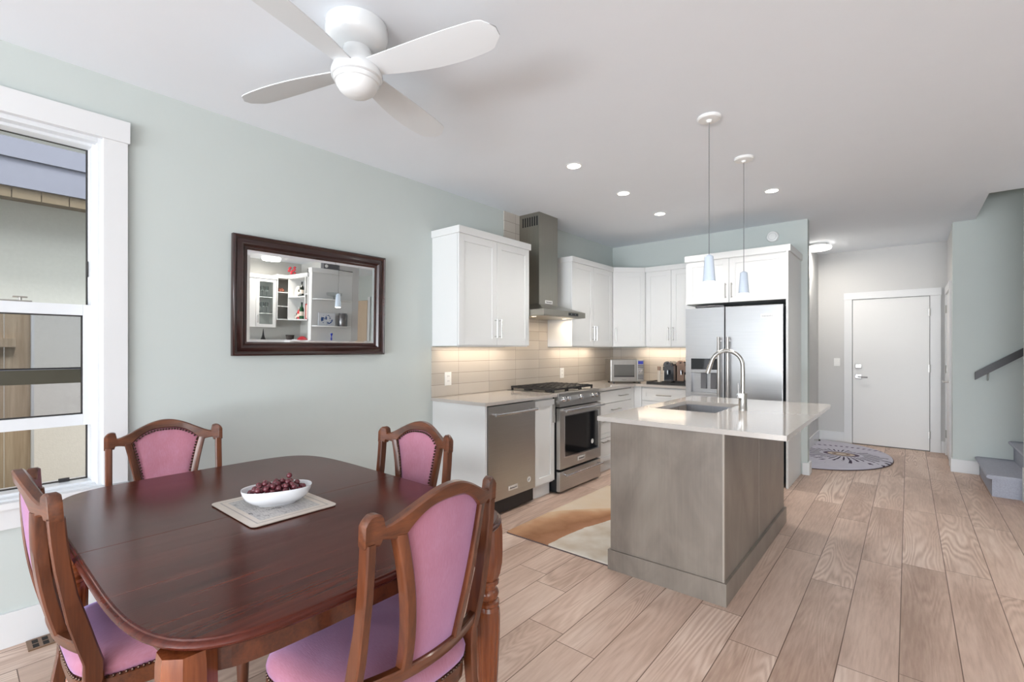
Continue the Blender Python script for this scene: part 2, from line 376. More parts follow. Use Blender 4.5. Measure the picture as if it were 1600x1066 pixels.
class MB:
    """collects shapes in world (or local) coordinates and links them as ONE mesh object"""
    def __init__(s): s.b = bmesh.new()

    def box(s, x0, x1, y0, y1, z0, z1, bev=0.0):
        t = bmesh.new()
        vs = [t.verts.new((x, y, z)) for x in (x0, x1) for y in (y0, y1) for z in (z0, z1)]
        for f in ((0, 1, 3, 2), (4, 6, 7, 5), (0, 4, 5, 1), (2, 3, 7, 6), (0, 2, 6, 4), (1, 5, 7, 3)): t.faces.new([vs[i] for i in f])
        bmesh.ops.recalc_face_normals(t, faces=t.faces[:])
        if bev: bmesh.ops.bevel(t, geom=t.edges[:], offset=bev, segments=2, profile=0.7, affect='EDGES')
        s._merge(t); return s

    def _merge(s, t, mat=None):
        if mat is not None: bmesh.ops.transform(t, matrix=mat, verts=t.verts[:])
        me = bpy.data.meshes.new('tmp'); t.to_mesh(me); t.free(); s.b.from_mesh(me); bpy.data.meshes.remove(me)

    def loft(s, rings, closed=True, cap=True, loop=False):
        vr = [[s.b.verts.new(p) for p in r] for r in rings]
        n = len(vr[0]); fs = []
        pairs = list(zip(vr[:-1], vr[1:])) + ([(vr[-1], vr[0])] if loop else [])
        for a, c in pairs:
            for i in range(n if closed else n - 1):
                j = (i + 1) % n
                try: fs.append(s.b.faces.new((a[i], a[j], c[j], c[i])))
                except ValueError: pass
        if cap and not loop:
            for r in (vr[0], vr[-1]):
                try: fs.append(s.b.faces.new(r))
                except ValueError: pass
        bmesh.ops.recalc_face_normals(s.b, faces=fs); return s

    def tube(s, pts, r, n=10, cap=True):
        pts = [Vector(p) for p in pts]; rings = []
        rr = r if isinstance(r, (list, tuple)) else [r] * len(pts)
        ref = None
        for i, p in enumerate(pts):
            d = (pts[min(i + 1, len(pts) - 1)] - pts[max(i - 1, 0)]).normalized()
            if ref is None: ref = d.orthogonal().normalized()
            ref = (ref - d * ref.dot(d)).normalized(); q = d.cross(ref)
            rings.append([p + (ref * math.cos(2 * PI * k / n) + q * math.sin(2 * PI * k / n)) * rr[i] for k in range(n)])
        return s.loft(rings, cap=cap)

    def lathe(s, prof, c=(0, 0, 0), n=24, f=None, rot=0.0, sy=1.0, cap=True):
        rings = []
        for r, z in prof:
            rings.append([(c[0] + r * (f(k * 2 * PI / n, z) if f else 1) * math.cos(2 * PI * k / n + rot), c[1] + sy * r * (f(k * 2 * PI / n, z) if f else 1) * math.sin(2 * PI * k / n + rot), c[2] + z) for k in range(n)])
        return s.loft(rings, cap=cap)

    def sphere(s, c, r, u=12, v=8, sc=(1, 1, 1)):
        t = bmesh.new(); bmesh.ops.create_uvsphere(t, u_segments=u, v_segments=v, radius=r)
        s._merge(t, Matrix.Translation(c) @ Matrix.Diagonal((*sc, 1))); return s

    def prism(s, poly, axis, a, b):
        """poly: 2D outline; axis 'x','y','z' is the extrusion axis from a to b"""
        def P(p, t): return {'x': (t, p[0], p[1]), 'y': (p[0], t, p[1]), 'z': (p[0], p[1], t)}[axis]
        return s.loft([[P(p, a) for p in poly], [P(p, b) for p in poly]])

    def build(s, name, mat, parent=None, smooth=False, xf=None, loc=None):
        if xf is not None: bmesh.ops.transform(s.b, matrix=xf, verts=s.b.verts[:])
        o = ORIGIN.get(parent.name) if parent else None
        if loc is not None: o = Vector(loc)
        if o is not None: bmesh.ops.translate(s.b, verts=s.b.verts[:], vec=-o)
        me = bpy.data.meshes.new(name); s.b.to_mesh(me); s.b.free()
        if smooth:
            for p in me.polygons: p.use_smooth = True
            if hasattr(me, 'set_sharp_from_angle'): me.set_sharp_from_angle(angle=R(38))
        me.materials.append(mat)
        ob = bpy.data.objects.new(name, me); COL.objects.link(ob)
        if parent:
            ob.parent = parent
            if o is not None and loc is None: ORIGIN[ob.name] = o
            if loc is not None: ob.location = Vector(loc) - (ORIGIN.get(parent.name) or Vector())
        elif loc is not None: ob.location = loc
        return ob


def tag(o, label=None, cat=None, group=None, kind=None):
    if label: o['label'] = label
    if cat: o['category'] = cat
    if group: o['group'] = group
    if kind: o['kind'] = kind
    return o


def thing(name, label, cat, loc, group=None, local=False):
    """an Empty at the thing's base; parts are built in world coordinates unless local"""
    o = bpy.data.objects.new(name, None); COL.objects.link(o); o.location = loc; o.empty_display_size = 0.05
    tag(o, label, cat, group)
    if not local: ORIGIN[o.name] = Vector(loc)
    return o


def struct(name, mb, mat, parent=None, smooth=False):
    o = mb.build(name, mat, parent, smooth)
    if not parent: o['kind'] = 'structure'
    return o


def dup(root, loc=None, rotz=None, label=None, group=None):
    r = root.copy(); COL.objects.link(r)
    if loc is not None: r.location = loc
    if rotz is not None: r.rotation_euler = (0, 0, rotz)
    if label: r['label'] = label
    if group: r['group'] = group
    for ch in list(root.children):
        c = ch.copy(); COL.objects.link(c); c.parent = r
        for g in list(ch.children):
            d = g.copy(); COL.objects.link(d); d.parent = c
    return r


def text_mesh(mb, txt, h, mat4):
    cu = bpy.data.curves.new('txt', 'FONT'); cu.body = txt; cu.size = h; cu.align_x = 'CENTER'; cu.align_y = 'CENTER'; cu.extrude = h * 0.04
    ob = bpy.data.objects.new('txt', cu); COL.objects.link(ob)
    dg = bpy.context.evaluated_depsgraph_get(); me = bpy.data.meshes.new_from_object(ob.evaluated_get(dg))
    t = bmesh.new(); t.from_mesh(me); mb._merge(t, mat4)
    bpy.data.objects.remove(ob); bpy.data.curves.remove(cu); bpy.data.meshes.remove(me)
    return mb


FACE_X = Matrix(((0, 0, 1, 0), (1, 0, 0, 0), (0, 1, 0, 0), (0, 0, 0, 1)))     # text plane facing +x, reading along +y
FACE_NY = Matrix(((1, 0, 0, 0), (0, 0, -1, 0), (0, 1, 0, 0), (0, 0, 0, 1)))   # text plane facing -y, reading along +x

# ------------------------------------------------------------------ room shell
H = 2.74
XL = -3.13           # left wall face
YB = 5.91            # kitchen back wall face
YE = 8.28            # entry wall face
XH = 0.385           # hall right wall face
YS = 7.10            # wall behind the stairs
XN, YN = 3.08, 4.27  # reading-nook walls seen in the mirror
struct('floor', MB().box(-3.4, 4.6, -6.6, 8.6, -0.1, 0.0), W['floor'])
c = MB(); c.box(-3.4, 4.6, -6.6, 5.98, H, H + 0.3); c.box(-3.4, 0.555, 5.98, 8.6, H, H + 0.3); c.box(0.555, 4.6, YS + 0.06, 8.6, H, H + 0.3)
struct('ceiling', c, W['ceil'])
# left wall with a window opening
WY0, WY1, WZ0, WZ1 = -0.45, 0.515, 0.645, 2.42
c = MB(); c.box(XL - 0.2, XL, -6.6, WY0, 0, H); c.box(XL - 0.2, XL, WY1, 6.05, 0, H); c.box(XL - 0.2, XL, WY0, WY1, 0, WZ0); c.box(XL - 0.2, XL, WY0, WY1, WZ1, H)
struct('wall_left', c, W['wall'])
struct('wall_back', MB().box(XL - 0.1, -0.825, YB, YB + 0.12, 0, H), W['wall'])
struct('wall_hall_left', MB().box(-1.16, -1.02, YB + 0.12, YE + 0.1, 0, H), W['hall'])
struct('wall_entry', MB().box(-1.2, 0.6, YE, YE + 0.12, 0, H), W['hall'])
struct('wall_hall_right', MB().box(XH, XH + 0.1, YS + 0.12, YE + 0.05, 0, H), W['hall'])
struct('wall_stair', MB().box(XH - 0.01, 4.6, YS, YS + 0.12, 0, 5.3), W['wall'])
struct('wall_partition', MB().box(0.78, 4.6, 5.98, 6.10, 0, 5.3), W['wall'])
c = MB(); c.box(0.44, 0.555, 5.86, YS, H + 0.02, 5.3); c.box(0.555, 0.80, 5.86, 5.98, H + 0.02, 5.3)
struct('wall_stairwell', c, W['wall'])
struct('ceiling_stairwell', MB().box(0.4, 4.6, 5.8, 7.3, 5.3, 5.4), W['ceil'])
d = bpy.data.lights.new('stairwell_fill', 'POINT'); d.energy = 14; d.shadow_soft_size = 0.3; d.color = (1, 0.97, 0.93)  # added unseen fill light that lifts the black upper stairwell
o = bpy.data.objects.new('stairwell_fill', d); COL.objects.link(o); o.location = (2.6, 6.5, 4.7)
struct('wall_stair_end', MB().box(4.5, 4.6, 4.2, 7.2, 0, 5.3), W['wall'])
# rear wall (behind the viewpoint) with wide garden doors, right wall with a window
c = MB(); c.box(-3.4, -2.5, -6.6, -6.5, 0, H); c.box(2.7, 3.3, -6.6, -6.5, 0, H); c.box(-2.5, 2.7, -6.6, -6.5, 2.38, H)
struct('wall_rear', c, W['wall'])
c = MB(); c.box(XN, XN + 0.12, -6.6, -3.6, 0, H); c.box(XN, XN + 0.12, -1.2, YN + 0.1, 0, H); c.box(XN, XN + 0.12, -3.6, -1.2, 0, 0.6); c.box(XN, XN + 0.12, -3.6, -1.2, 2.3, H)
struct('wall_right', c, W['nook'])
# nook side wall and the return behind the tall shelf
struct('wall_nook', MB().box(1.95, XN + 0.05, YN, YN + 0.12, 0, H), W['nook'])
c = MB(); c.box(1.83, 1.95, 4.665, 4.79, 0, H); c.box(1.83, 1.95, YN, 4.665, 2.56, H)
struct('wall_nook_return', c, W['hall'])
for nm, (y0, y1, x) in {'window_2': (-2.5, 2.7, -6.55)}.items():
    c = MB()
    for k in range(5): c.box(y0 + k * 1.3 - 0.04, y0 + k * 1.3 + 0.04, x - 0.03, x + 0.03, 0, 2.38)
    c.box(y0, y1, x - 0.03, x + 0.03, 0, 0.09); c.box(y0, y1, x - 0.03, x + 0.03, 2.29, 2.38)
    struct(nm, c, W['vinyl'])
c = MB()
for k in range(3): c.box(XN + 0.03, XN + 0.09, -3.6 + k * 1.2 - 0.03, -3.6 + k * 1.2 + 0.03, 0.6, 2.3)
c.box(XN + 0.03, XN + 0.09, -3.6, -1.2, 0.6, 0.66); c.box(XN + 0.03, XN + 0.09, -3.6, -1.2, 2.24, 2.3)
struct('window_3', c, W['vinyl'])

# baseboards
def bboard(name, x0, x1, y0, y1, h=0.14):
    struct(name, MB().box(x0, x1, y0, y1, 0.0, h, 0.003), W['trim'])
bboard('baseboard_left', XL, XL + 0.016, -6.5, 2.66, 0.155)
bboard('baseboard_back_end', -0.87, -0.805, YB - 0.02, YB + 0.14, 0.13)
bboard('baseboard_hall_left', -1.02, -1.004, YB + 0.14, YE, 0.15)
bboard('baseboard_entry_left', -1.004, -0.706, YE - 0.016, YE, 0.15)
bboard('baseboard_entry_right', 0.326, XH, YE - 0.016, YE, 0.15)
bboard('baseboard_stair', XH - 0.026, 0.585, YS - 0.016, YS, 0.14)
bboard('baseboard_stair_corner', XH - 0.026, XH - 0.010, YS, YS + 0.13, 0.14)

# ------------------------------------------------------------------ window_1: double-hung, lower sash raised over an insect screen
w1 = bpy.data.objects.new('window_1', None); COL.objects.link(w1); w1.location = (XL, 0.03, WZ0); w1['kind'] = 'structure'; ORIGIN['window_1'] = Vector(w1.location)
c = MB()                                   # flat casing, head and apron on the wall
c.box(XL, XL + 0.022, WY1 - 0.006, WY1 + 0.092, 0.66, 2.415, 0.002); c.box(XL, XL + 0.022, WY0 - 0.092, WY0 + 0.006, 0.66, 2.415, 0.002)
c.box(XL, XL + 0.034, WY0 - 0.10, WY1 + 0.10, 2.412, 2.522, 0.002)
c.box(XL, XL + 0.018, WY0 - 0.09, WY1 + 0.09, 0.535, 0.63, 0.002)
c.build('casing', W['trim'], w1)
MB().box(XL - 0.12, XL + 0.045, WY0 - 0.10, WY1 + 0.10, 0.628, 0.658, 0.004).build('sill', W['trim'], w1)
c = MB()                                   # jamb liner: stepped vinyl frame
for d, xo in ((0.0, -0.10), (0.014, -0.14)):
    c.box(XL + xo - 0.06, XL + (0.0 if d == 0 else -0.05), WY1 - 0.026 - d, WY1 - d, WZ0, WZ1, 0.002); c.box(XL + xo - 0.06, XL + (0.0 if d == 0 else -0.05), WY0 + d, WY0 + 0.026 + d, WZ0, WZ1, 0.002)
    e = 0.026 + d; xa, xb = XL + xo - 0.0601, XL + (-0.0005 if d == 0 else -0.0505)
    c.box(xa, xb, WY0 + e, WY1 - e, WZ1 - 0.03 - d, WZ1 - d, 0.002); c.box(xa, xb, WY0 + e, WY1 - e, WZ0 + d, WZ0 + 0.022 + d, 0.002)
c.build('jamb_frame', W['vinyl'], w1)


def sash(name, x0, x1, y0, y1, z0, z1, st, rt, rb, gname, mat):
    f = MB(); f.box(x0, x1, y0, y0 + st, z0, z1, 0.002); f.box(x0, x1, y1 - st, y1, z0, z1, 0.002); f.box(x0, x1, y0 + st, y1 - st, z1 - rt, z1, 0.002); f.box(x0, x1, y0 + st, y1 - st, z0, z0 + rb, 0.002)
    s = f.build(name, W['vinyl'], w1)
    xm = (x0 + x1) / 2
    k = MB(); g = 0.006
    yy0, yy1, zz0, zz1 = y0 + st, y1 - st, z0 + rb, z1 - rt
    for a in ((yy0, yy0 + g, zz0, zz1), (yy1 - g, yy1, zz0, zz1), (yy0, yy1, zz0, zz0 + g), (yy0, yy1, zz1 - g, zz1)): k.box(xm - 0.008, xm + 0.008, *a)
    k.build('gasket', W['gasket'], s)
    MB().box(xm - 0.002, xm + 0.002, yy0, yy1, zz0, zz1).build(gname, mat, s)
    return s
sash('upper_sash', XL - 0.150, XL - 0.115, WY0 + 0.03, WY1 - 0.03, 1.245, 2.392, 0.014, 0.012, 0.004, 'pane', W['glass'])
MB().box(XL - 0.156, XL - 0.112, WY0 + 0.03, WY1 - 0.03, 1.177, 1.246, 0.003).build('meeting_rail', M('olive_rail', (150, 146, 118), 0.5), w1)  # rail coloured olive, darker than the white sash frames
ls = sash('lower_sash', XL - 0.105, XL - 0.065, WY0 + 0.028, WY1 - 0.020, 0.965, 1.572, 0.050, 0.054, 0.055, 'pane', W['sashglass'])
sash('screen_frame', XL - 0.150, XL - 0.125, WY0 + 0.03, WY1 - 0.03, 0.668, 0.985, 0.014, 0.01, 0.012, 'screen_mesh', W['screen'])
c = MB(); c.box(XL - 0.105, XL - 0.080, 0.155, 0.265, 1.572, 1.580, 0.002); c.tube([(XL - 0.09, 0.225, 1.58), (XL - 0.09, 0.225, 1.596)], 0.006); c.box(XL - 0.098, XL - 0.084, 0.20, 0.25, 1.592, 1.599, 0.002)
c.build('sash_lock', W['nickel'], w1)
MB().box(XL - 0.12, XL - 0.112, WY1 - 0.05, WY1 - 0.043, 1.72, 1.80, 0.001).build('latch', W['gasket'], w1)
MB().box(XL - 0.125, XL - 0.112, 0.36, 0.40, 0.683, 0.70, 0.001).build('screen_clip', W['gasket'], w1)

# outside: neighbouring house with stucco wall, gutter and siding; fence at the side yard
XO = -5.2
ng = thing('neighbour_house', 'neighbouring house with pale stucco wall and lavender siding seen through the window', 'house', (XO, 0, 0))
MB().box(XO - 0.3, XO, -6, 6, -0.1, 2.72).build('stucco_wall', W['stucco'], ng)
c = MB(); c.box(XO - 0.2, XO + 0.34, -6, 6, 2.47, 2.495)
for k in range(80): c.box(XO + 0.325, XO + 0.352, -6 + k * 0.15, -6 + k * 0.15 + 0.144, 2.42, 2.495)
c.build('soffit', W['soffit'], ng)
c = MB()
for k in range(9): c.prism([(XO + 0.345, 2.495 + k * 0.205), (XO + 0.372, 2.495 + k * 0.205), (XO + 0.352, 2.70 + k * 0.205), (XO + 0.345, 2.70 + k * 0.205)], 'y', -6, 6)
c.build('lap_siding', W['siding'], ng)
fe = thing('wooden_fence', 'brown board fence at the left edge of the window view', 'fence', (-4.6, -0.6, 0))
for k in range(12):
    MB().box(-4.62, -4.60, 0.375 - 0.125 * (k + 1), 0.371 - 0.125 * k, -0.1, 1.66, 0.002).build('board', W['fence'], fe)
MB().box(-4.60, -4.56, -1.6, 0.3, 1.36, 1.42, 0.002).build('fence_rail', W['fence'], fe)
MB().box(-4.625, -4.555, 0.371, 0.385, -0.1, 1.66, 0.001).build('corner_trim', W['trim'], fe)
tag(MB().box(-6, -3.35, -6, 6, -0.2, -0.1).build('gravel_ground', W['grass']), 'gravel side yard below the window', 'ground', kind='structure')

# ------------------------------------------------------------------ entry door, side door
d1 = bpy.data.objects.new('door_1', None); COL.objects.link(d1); d1.location = (-0.195, YE, 0); d1['kind'] = 'structure'; ORIGIN['door_1'] = Vector(d1.location)
DX0, DX1, DZ = -0.608, 0.218, 2.045
MB().box(DX0 + 0.004, DX1 - 0.004, YE - 0.008, YE + 0.03, 0.012, DZ - 0.004, 0.002).build('door_slab', W['door'], d1)
c = MB(); c.box(DX0 - 0.097, DX0 - 0.003, YE - 0.022, YE + 0.01, 0, DZ + 0.0015, 0.002); c.box(DX1 + 0.003, DX1 + 0.107, YE - 0.022, YE + 0.01, 0, DZ + 0.0015, 0.002); c.box(DX0 - 0.10, DX1 + 0.112, YE - 0.026, YE + 0.01, DZ + 0.002, DZ + 0.098, 0.002)
c.build('door_casing', W['trim'], d1)
MB().box(DX0 - 0.012, DX1 + 0.012, YE - 0.004, YE + 0.004, 0, DZ + 0.008).build('door_gap', M('door_jamb_shadow_gap', (120, 120, 120), 0.8), d1)
for z in (0.22, 1.09, 1.83):
    c = MB(); c.tube([(DX1 + 0.001, YE - 0.026, z - 0.05), (DX1 + 0.001, YE - 0.026, z + 0.05)], 0.007); c.box(DX1 - 0.012, DX1 + 0.002, YE - 0.025, YE - 0.006, z - 0.05, z + 0.05)
    c.build('hinge', W['nickel'], d1)
c = MB(); c.box(DX0 + 0.03, DX0 + 0.105, YE - 0.026, YE - 0.006, 1.075, 1.135, 0.006); c.lathe([(0.016, 0), (0.016, 0.012), (0, 0.012)], (0, 0, 0), 14); b_ = c.build('deadbolt', W['nickel'], d1)
c = MB(); c.box(DX0 + 0.03, DX0 + 0.105, YE - 0.022, YE - 0.006, 0.93, 0.99, 0.006); c.tube([(DX0 + 0.07, YE - 0.02, 0.955), (DX0 + 0.07, YE - 0.06, 0.955), (DX0 + 0.085, YE - 0.068, 0.953), (DX0 + 0.175, YE - 0.066, 0.950)], 0.010, 10)
c.build('door_lever', W['chrome'], d1)
d2 = bpy.data.objects.new('door_2', None); COL.objects.link(d2); d2.location = (XH, 7.86, 0); d2['kind'] = 'structure'; ORIGIN['door_2'] = Vector(d2.location)
MB().box(XH - 0.010, XH + 0.02, 7.50, 8.12, 0.012, 2.03, 0.002).build('door_slab', W['door'], d2)
c = MB(); c.box(XH - 0.022, XH + 0.01, 8.135, 8.225, 0, 2.04, 0.002); c.box(XH - 0.022, XH + 0.01, 7.38, 7.485, 0, 2.04, 0.002); c.box(XH - 0.026, XH + 0.01, 7.375, 8.23, 2.038, 2.13, 0.002)
c.build('door_casing', W['trim'], d2)
for z in (0.27, 1.09, 1.85):
    c = MB(); c.tube([(XH - 0.016, 8.125, z - 0.05), (XH - 0.016, 8.125, z + 0.05)], 0.008); c.box(XH - 0.014, XH - 0.008, 8.08, 8.135, z - 0.05, z + 0.05); c.build('hinge', W['nickel'], d2)
c = MB(); c.tube([(XH - 0.01, 7.56, 0.96), (XH - 0.06, 7.56, 0.96), (XH - 0.066, 7.68, 0.96)], 0.010); c.build('door_lever', W['nickel'], d2)
s_ = thing('door_stop', 'small spring door stop low on the hall wall beside the feather mat', 'door stop', (-1.004, 7.75, 0.085))
c = MB(); c.tube([(-1.004, 7.75, 0.085), (-0.95, 7.75, 0.085)], 0.006); c.build('spring', W['nickel'], s_); c = MB(); c.tube([(-0.95, 7.75, 0.085), (-0.93, 7.75, 0.085)], 0.012); c.build('rubber_tip', W['black'], s_)

# ------------------------------------------------------------------ stairs and handrail
st = thing('carpeted_stairs', 'blue-grey carpeted stairs rising beside the sage wall', 'stairs', (1.2, 6.6, 0))
RISE, GO = 0.195, 0.25
for k in range(12):
    x0 = 0.588 + GO * k; z1 = RISE * (k + 1); y0 = 6.135 if k == 0 else 6.112
    c = MB(); c.box(x0, x0 + GO + 0.04, y0, YS - 0.002, 0 if k == 0 else z1 - RISE - 0.02, z1 - 0.03)
    # carpeted tread with a rounded nosing
    prof = [(x0 + GO + 0.04, z1 - 0.036), (x0 - 0.018, z1 - 0.036), (x0 - 0.034, z1 - 0.028), (x0 - 0.040, z1 - 0.016), (x0 - 0.032, z1 - 0.004), (x0 - 0.016, z1), (x0 + GO + 0.04, z1)]
    c.prism(prof, 'y', y0 - (0.012 if k == 0 else 0), YS - 0.002); c.build('step', W['carpet'], st, True)
c = MB(); c.box(0.782, 4.4, 6.101, 6.111, 0, 0.16); c.build('stringer', W['trim'], st)
tag(MB().box(0.775, 0.785, 5.97, 6.111, 0, 0.30).build('newel_trim', W['trim']), kind='structure').name = 'trim_1'
hr = thing('handrail', 'dark square wooden handrail fixed to the wall above the stairs', 'handrail', (0.9, 7.03, 1.3))
sl = RISE / GO * 0.94
c = MB(); c.loft([[(0.545 + t * 2.4, y, 1.018 + dz + t * 2.4 * sl) for y, dz in ((7.005, 0), (7.045, 0), (7.045, 0.082), (7.005, 0.082))] for t in (0, 1)]); c.build('rail', W['rail'], hr)
for t in (0.10, 1.1):
    x = 0.545 + t; z = 1.018 + t * sl
    c = MB(); c.tube([(x, 7.025, z + 0.002), (x, 7.025, z - 0.05), (x, 7.06, z - 0.075), (x, 7.1, z - 0.075)], 0.006); c.build('bracket', W['nickel'], hr)

# ------------------------------------------------------------------ kitchen: cabinets
def shaker(mb, ax, f, a0, a1, z0, z1, st=0.06, t=0.020, inset=0.007):
    """shaker front: four raised rails round a recessed panel. ax 'x' = front faces +x at x=f (a along y); 'y' = faces -y at y=f (a along x)"""
    def bx(p0, p1, q0, q1, d0, d1, bev=0.0015):
        if ax == 'x': mb.box(f - d1, f - d0, p0, p1, q0, q1, bev)
        else: mb.box(p0, p1, f + d0, f + d1, q0, q1, bev)
    bx(a0, a0 + st, z0, z1, 0, t); bx(a1 - st, a1, z0, z1, 0, t); bx(a0 + st, a1 - st, z1 - st, z1, 0, t); bx(a0 + st, a1 - st, z0, z0 + st, 0, t)
    bx(a0 + st - 0.002, a1 - st + 0.002, z0 + st - 0.002, z1 - st + 0.002, inset, t, 0)
    return mb


def handle(ax, f, p, z, ln, vert, parent, mat=None):
    c = MB(); r = 0.0055; so = 0.030
    if vert: e = [(p, z - ln / 2), (p, z + ln / 2)]
    else: e = [(p - ln / 2, z), (p + ln / 2, z)]
    def P(a, zz, d): return (f + d, a, zz) if ax == 'x' else (a, f - d, zz)
    ins = 0.012
    if vert:
        c.tube([P(p, z - ln / 2, so), P(p, z + ln / 2, so)], r, 8)
        for zz in (z - ln / 2 + ins, z + ln / 2 - ins): c.tube([P(p, zz, 0), P(p, zz, so)], r * 0.8, 8)
    else:
        c.tube([P(p - ln / 2, z, so), P(p + ln / 2, z, so)], r, 8)
        for a in (p - ln / 2 + ins, p + ln / 2 - ins): c.tube([P(a, z, 0), P(a, z, so)], r * 0.8, 8)
    return c.build('handle', mat or W['nickel'], parent, True)


def crown(mb, poly, z0=2.292, z1=2.352):
    return mb.prism(poly, 'z', z0, z1)


CZ = 0.93             # countertop height
UX = XL + 0.33        # upper cabinet front (left run)
UY = YB - 0.33        # upper cabinet front (back run)
UZ0, UZ1 = 1.385, 2.30
LEFT_UP = [('white double-door upper cabinet above the dishwasher, left of the range hood', 2.675, 3.605, None),
           ('white double-door upper cabinet just right of the range hood', 4.362, 5.285, None)]
for lab, y0, y1, _ in LEFT_UP:
    t = thing('upper_cabinet', lab, 'cabinet', (XL, (y0 + y1) / 2, UZ0), 'white upper cabinets')
    c = MB(); c.box(XL + 0.001, UX - 0.0215, y0 + 0.018, y1, UZ0, UZ1 - 0.001)
    c.box(XL + 0.001, UX - 0.021, y0, y0 + 0.018, UZ0 - 0.012, UZ1 - 0.002); c.box(UX - 0.04, UX - 0.022, y0 + 0.0185, y1 - 0.001, UZ0 - 0.018, UZ0 - 0.0005)
    c.build('body', W['cab'], t)
    ym = (y0 + y1) / 2
    for a0, a1, hp in ((y0 + 0.002, ym - 0.0015, ym - 0.028), (ym + 0.0015, y1 - 0.002, ym + 0.028)):
        dd = shaker(MB(), 'x', UX, a0, a1, UZ0 - 0.006, UZ1 - 0.004).build('door', W['cab'], t)
        handle('x', UX, hp, 1.528, 0.165, True, dd, W['chrome'])
    MB().box(XL + 0.001, UX + 0.016, y0 - 0.012, y1 + (0.012 if y1 < 4 else 0.0), UZ1 - 0.004, 2.355, 0.003).build('crown', W['cab'], t)
# diagonal corner cabinet
t = thing('corner_upper_cabinet', 'white diagonal single-door upper cabinet in the kitchen corner above the microwave', 'cabinet', (-2.9, 5.7, UZ0), 'white upper cabinets')
A, B_ = Vector((UX, 5.285, 0)), Vector((-2.505, UY, 0))
poly = [(XL + 0.001, 5.287), (A.x, A.y + 0.002), (B_.x, B_.y), (B_.x, YB - 0.001), (XL + 0.001, YB - 0.001)]
inn = 0.0155
poly_b = [(XL + 0.001, 5.287), (A.x - inn, A.y + 0.002), (A.x - inn + 0.001, A.y + 0.008), (B_.x - 0.002, B_.y + inn + 0.004), (B_.x, YB - 0.001), (XL + 0.001, YB - 0.001)]
MB().prism(poly_b, 'z', UZ0 - 0.012, UZ1).build('body', W['cab'], t)
L = (B_ - A).length; ang = math.atan2(B_.y - A.y, B_.x - A.x)
xf = Matrix.Translation(A + (B_ - A) * 0.0) @ Matrix.Rotation(ang, 4, 'Z')
dd = shaker(MB(), 'y', 0.0, 0.005, L - 0.005, UZ0 - 0.006, UZ1 - 0.004).build('door', W['cab'], t, xf=xf)
c = MB(); c.tube([(0.036, -0.03, 1.445), (0.036, -0.03, 1.61)], 0.0055, 8); c.tube([(0.036, 0, 1.457), (0.036, -0.03, 1.457)], 0.0045, 8); c.tube([(0.036, 0, 1.598), (0.036, -0.03, 1.598)], 0.0045, 8)
hh = c.build('handle', W['nickel'], dd, True, xf=xf)
nrm = Vector((math.sin(ang), -math.cos(ang), 0)) * 0.016
MB().prism([(XL + 0.001, 5.285), (A.x + 0.016, A.y), (B_.x, B_.y - 0.016), (B_.x, YB - 0.001), (XL + 0.001, YB - 0.001)], 'z', UZ1 - 0.004, 2.355).build('crown', W['cab'], t)
# back run upper cabinet
t = thing('upper_cabinet', 'white double-door upper cabinet above the coffee machines, left of the refrigerator', 'cabinet', (-2.19, YB, UZ0), 'white upper cabinets')
x0, x1 = -2.503, -1.89
c = MB(); c.box(x0 + 0.002, x1, UY + 0.021, YB - 0.001, UZ0, UZ1); c.box(x0 + 0.003, x1 - 0.001, UY + 0.022, UY + 0.04, UZ0 - 0.018, UZ0 - 0.0005); c.build('body', W['cab'], t)
xm = -2.181
for a0, a1, hp in ((x0 + 0.004, xm - 0.0015, xm - 0.028), (xm + 0.0015, x1 - 0.002, xm + 0.028)):
    dd = shaker(MB(), 'y', UY, a0, a1, UZ0 - 0.006, UZ1 - 0.004).build('door', W['cab'], t)
    handle('y', UY, hp, 1.528, 0.165, True, dd)
MB().box(x0, x1, UY - 0.016, YB - 0.001, UZ1 - 0.004, 2.355, 0.003).build('crown', W['cab'], t)

# refrigerator surround: bridge cabinet and tall side panels
t = thing('refrigerator_cabinet', 'tall white surround with double-door bridge cabinet over the refrigerator', 'cabinet', (-1.37, YB, 0))
FY = 5.235
c = MB(); c.box(-0.905, -0.885, 5.205, YB - 0.001, 0, 2.30, 0.001); c.box(-1.885, -1.868, FY + 0.02, YB - 0.001, 1.83, 2.30, 0.001); c.build('side_panel', W['cab'], t)
c = MB(); c.box(-1.868, -0.905, FY + 0.021, YB - 0.001, 1.835, 2.30); c.build('body', W['cab'], t)
xm = -1.432
for a0, a1, hp in ((-1.868, xm - 0.0015, xm - 0.03), (xm + 0.0015, -0.905, xm + 0.03)):
    dd = shaker(MB(), 'y', FY, a0, a1, 1.835, UZ1 - 0.004).build('door', W['cab'], t)
    handle('y', FY, hp, 1.955, 0.155, True, dd)
MB().box(-1.888, -0.869, FY - 0.018, YB - 0.001, UZ1 - 0.004, 2.362, 0.003).build('crown', W['cab'], t)

# refrigerator
t = thing('refrigerator', 'stainless side-by-side refrigerator with ice and water dispenser', 'refrigerator', (-1.38, 5.5, 0))
MB().box(-1.845, -0.928, 5.225, 5.88, 0.02, 1.765, 0.004).build('body', M('dark_fridge_side', (70, 78, 92), 0.45), t)
xs = -1.452; YF = 5.155
c = MB(); c.box(xs + 0.005, -0.922, YF, YF + 0.065, 0.11, 1.782, 0.006); dr = c.build('door', W['fridge'], t)
c = MB()
for (a, b, z0, z1) in ((-1.853, xs - 0.005, 1.245, 1.782), (-1.853, -1.795, 0.11, 1.245), (-1.515, xs - 0.005, 0.11, 1.245), (-1.795, -1.515, 0.11, 0.862)): c.box(a, b, YF, YF + 0.065, z0, z1, 0.0)
dl = c.build('freezer_door', W['fridge'], t)
c = MB(); c.box(-1.795, -1.515, YF + 0.002, YF + 0.065, 1.13, 1.245); c.build('dispenser_display', W['darkglass'], dl)
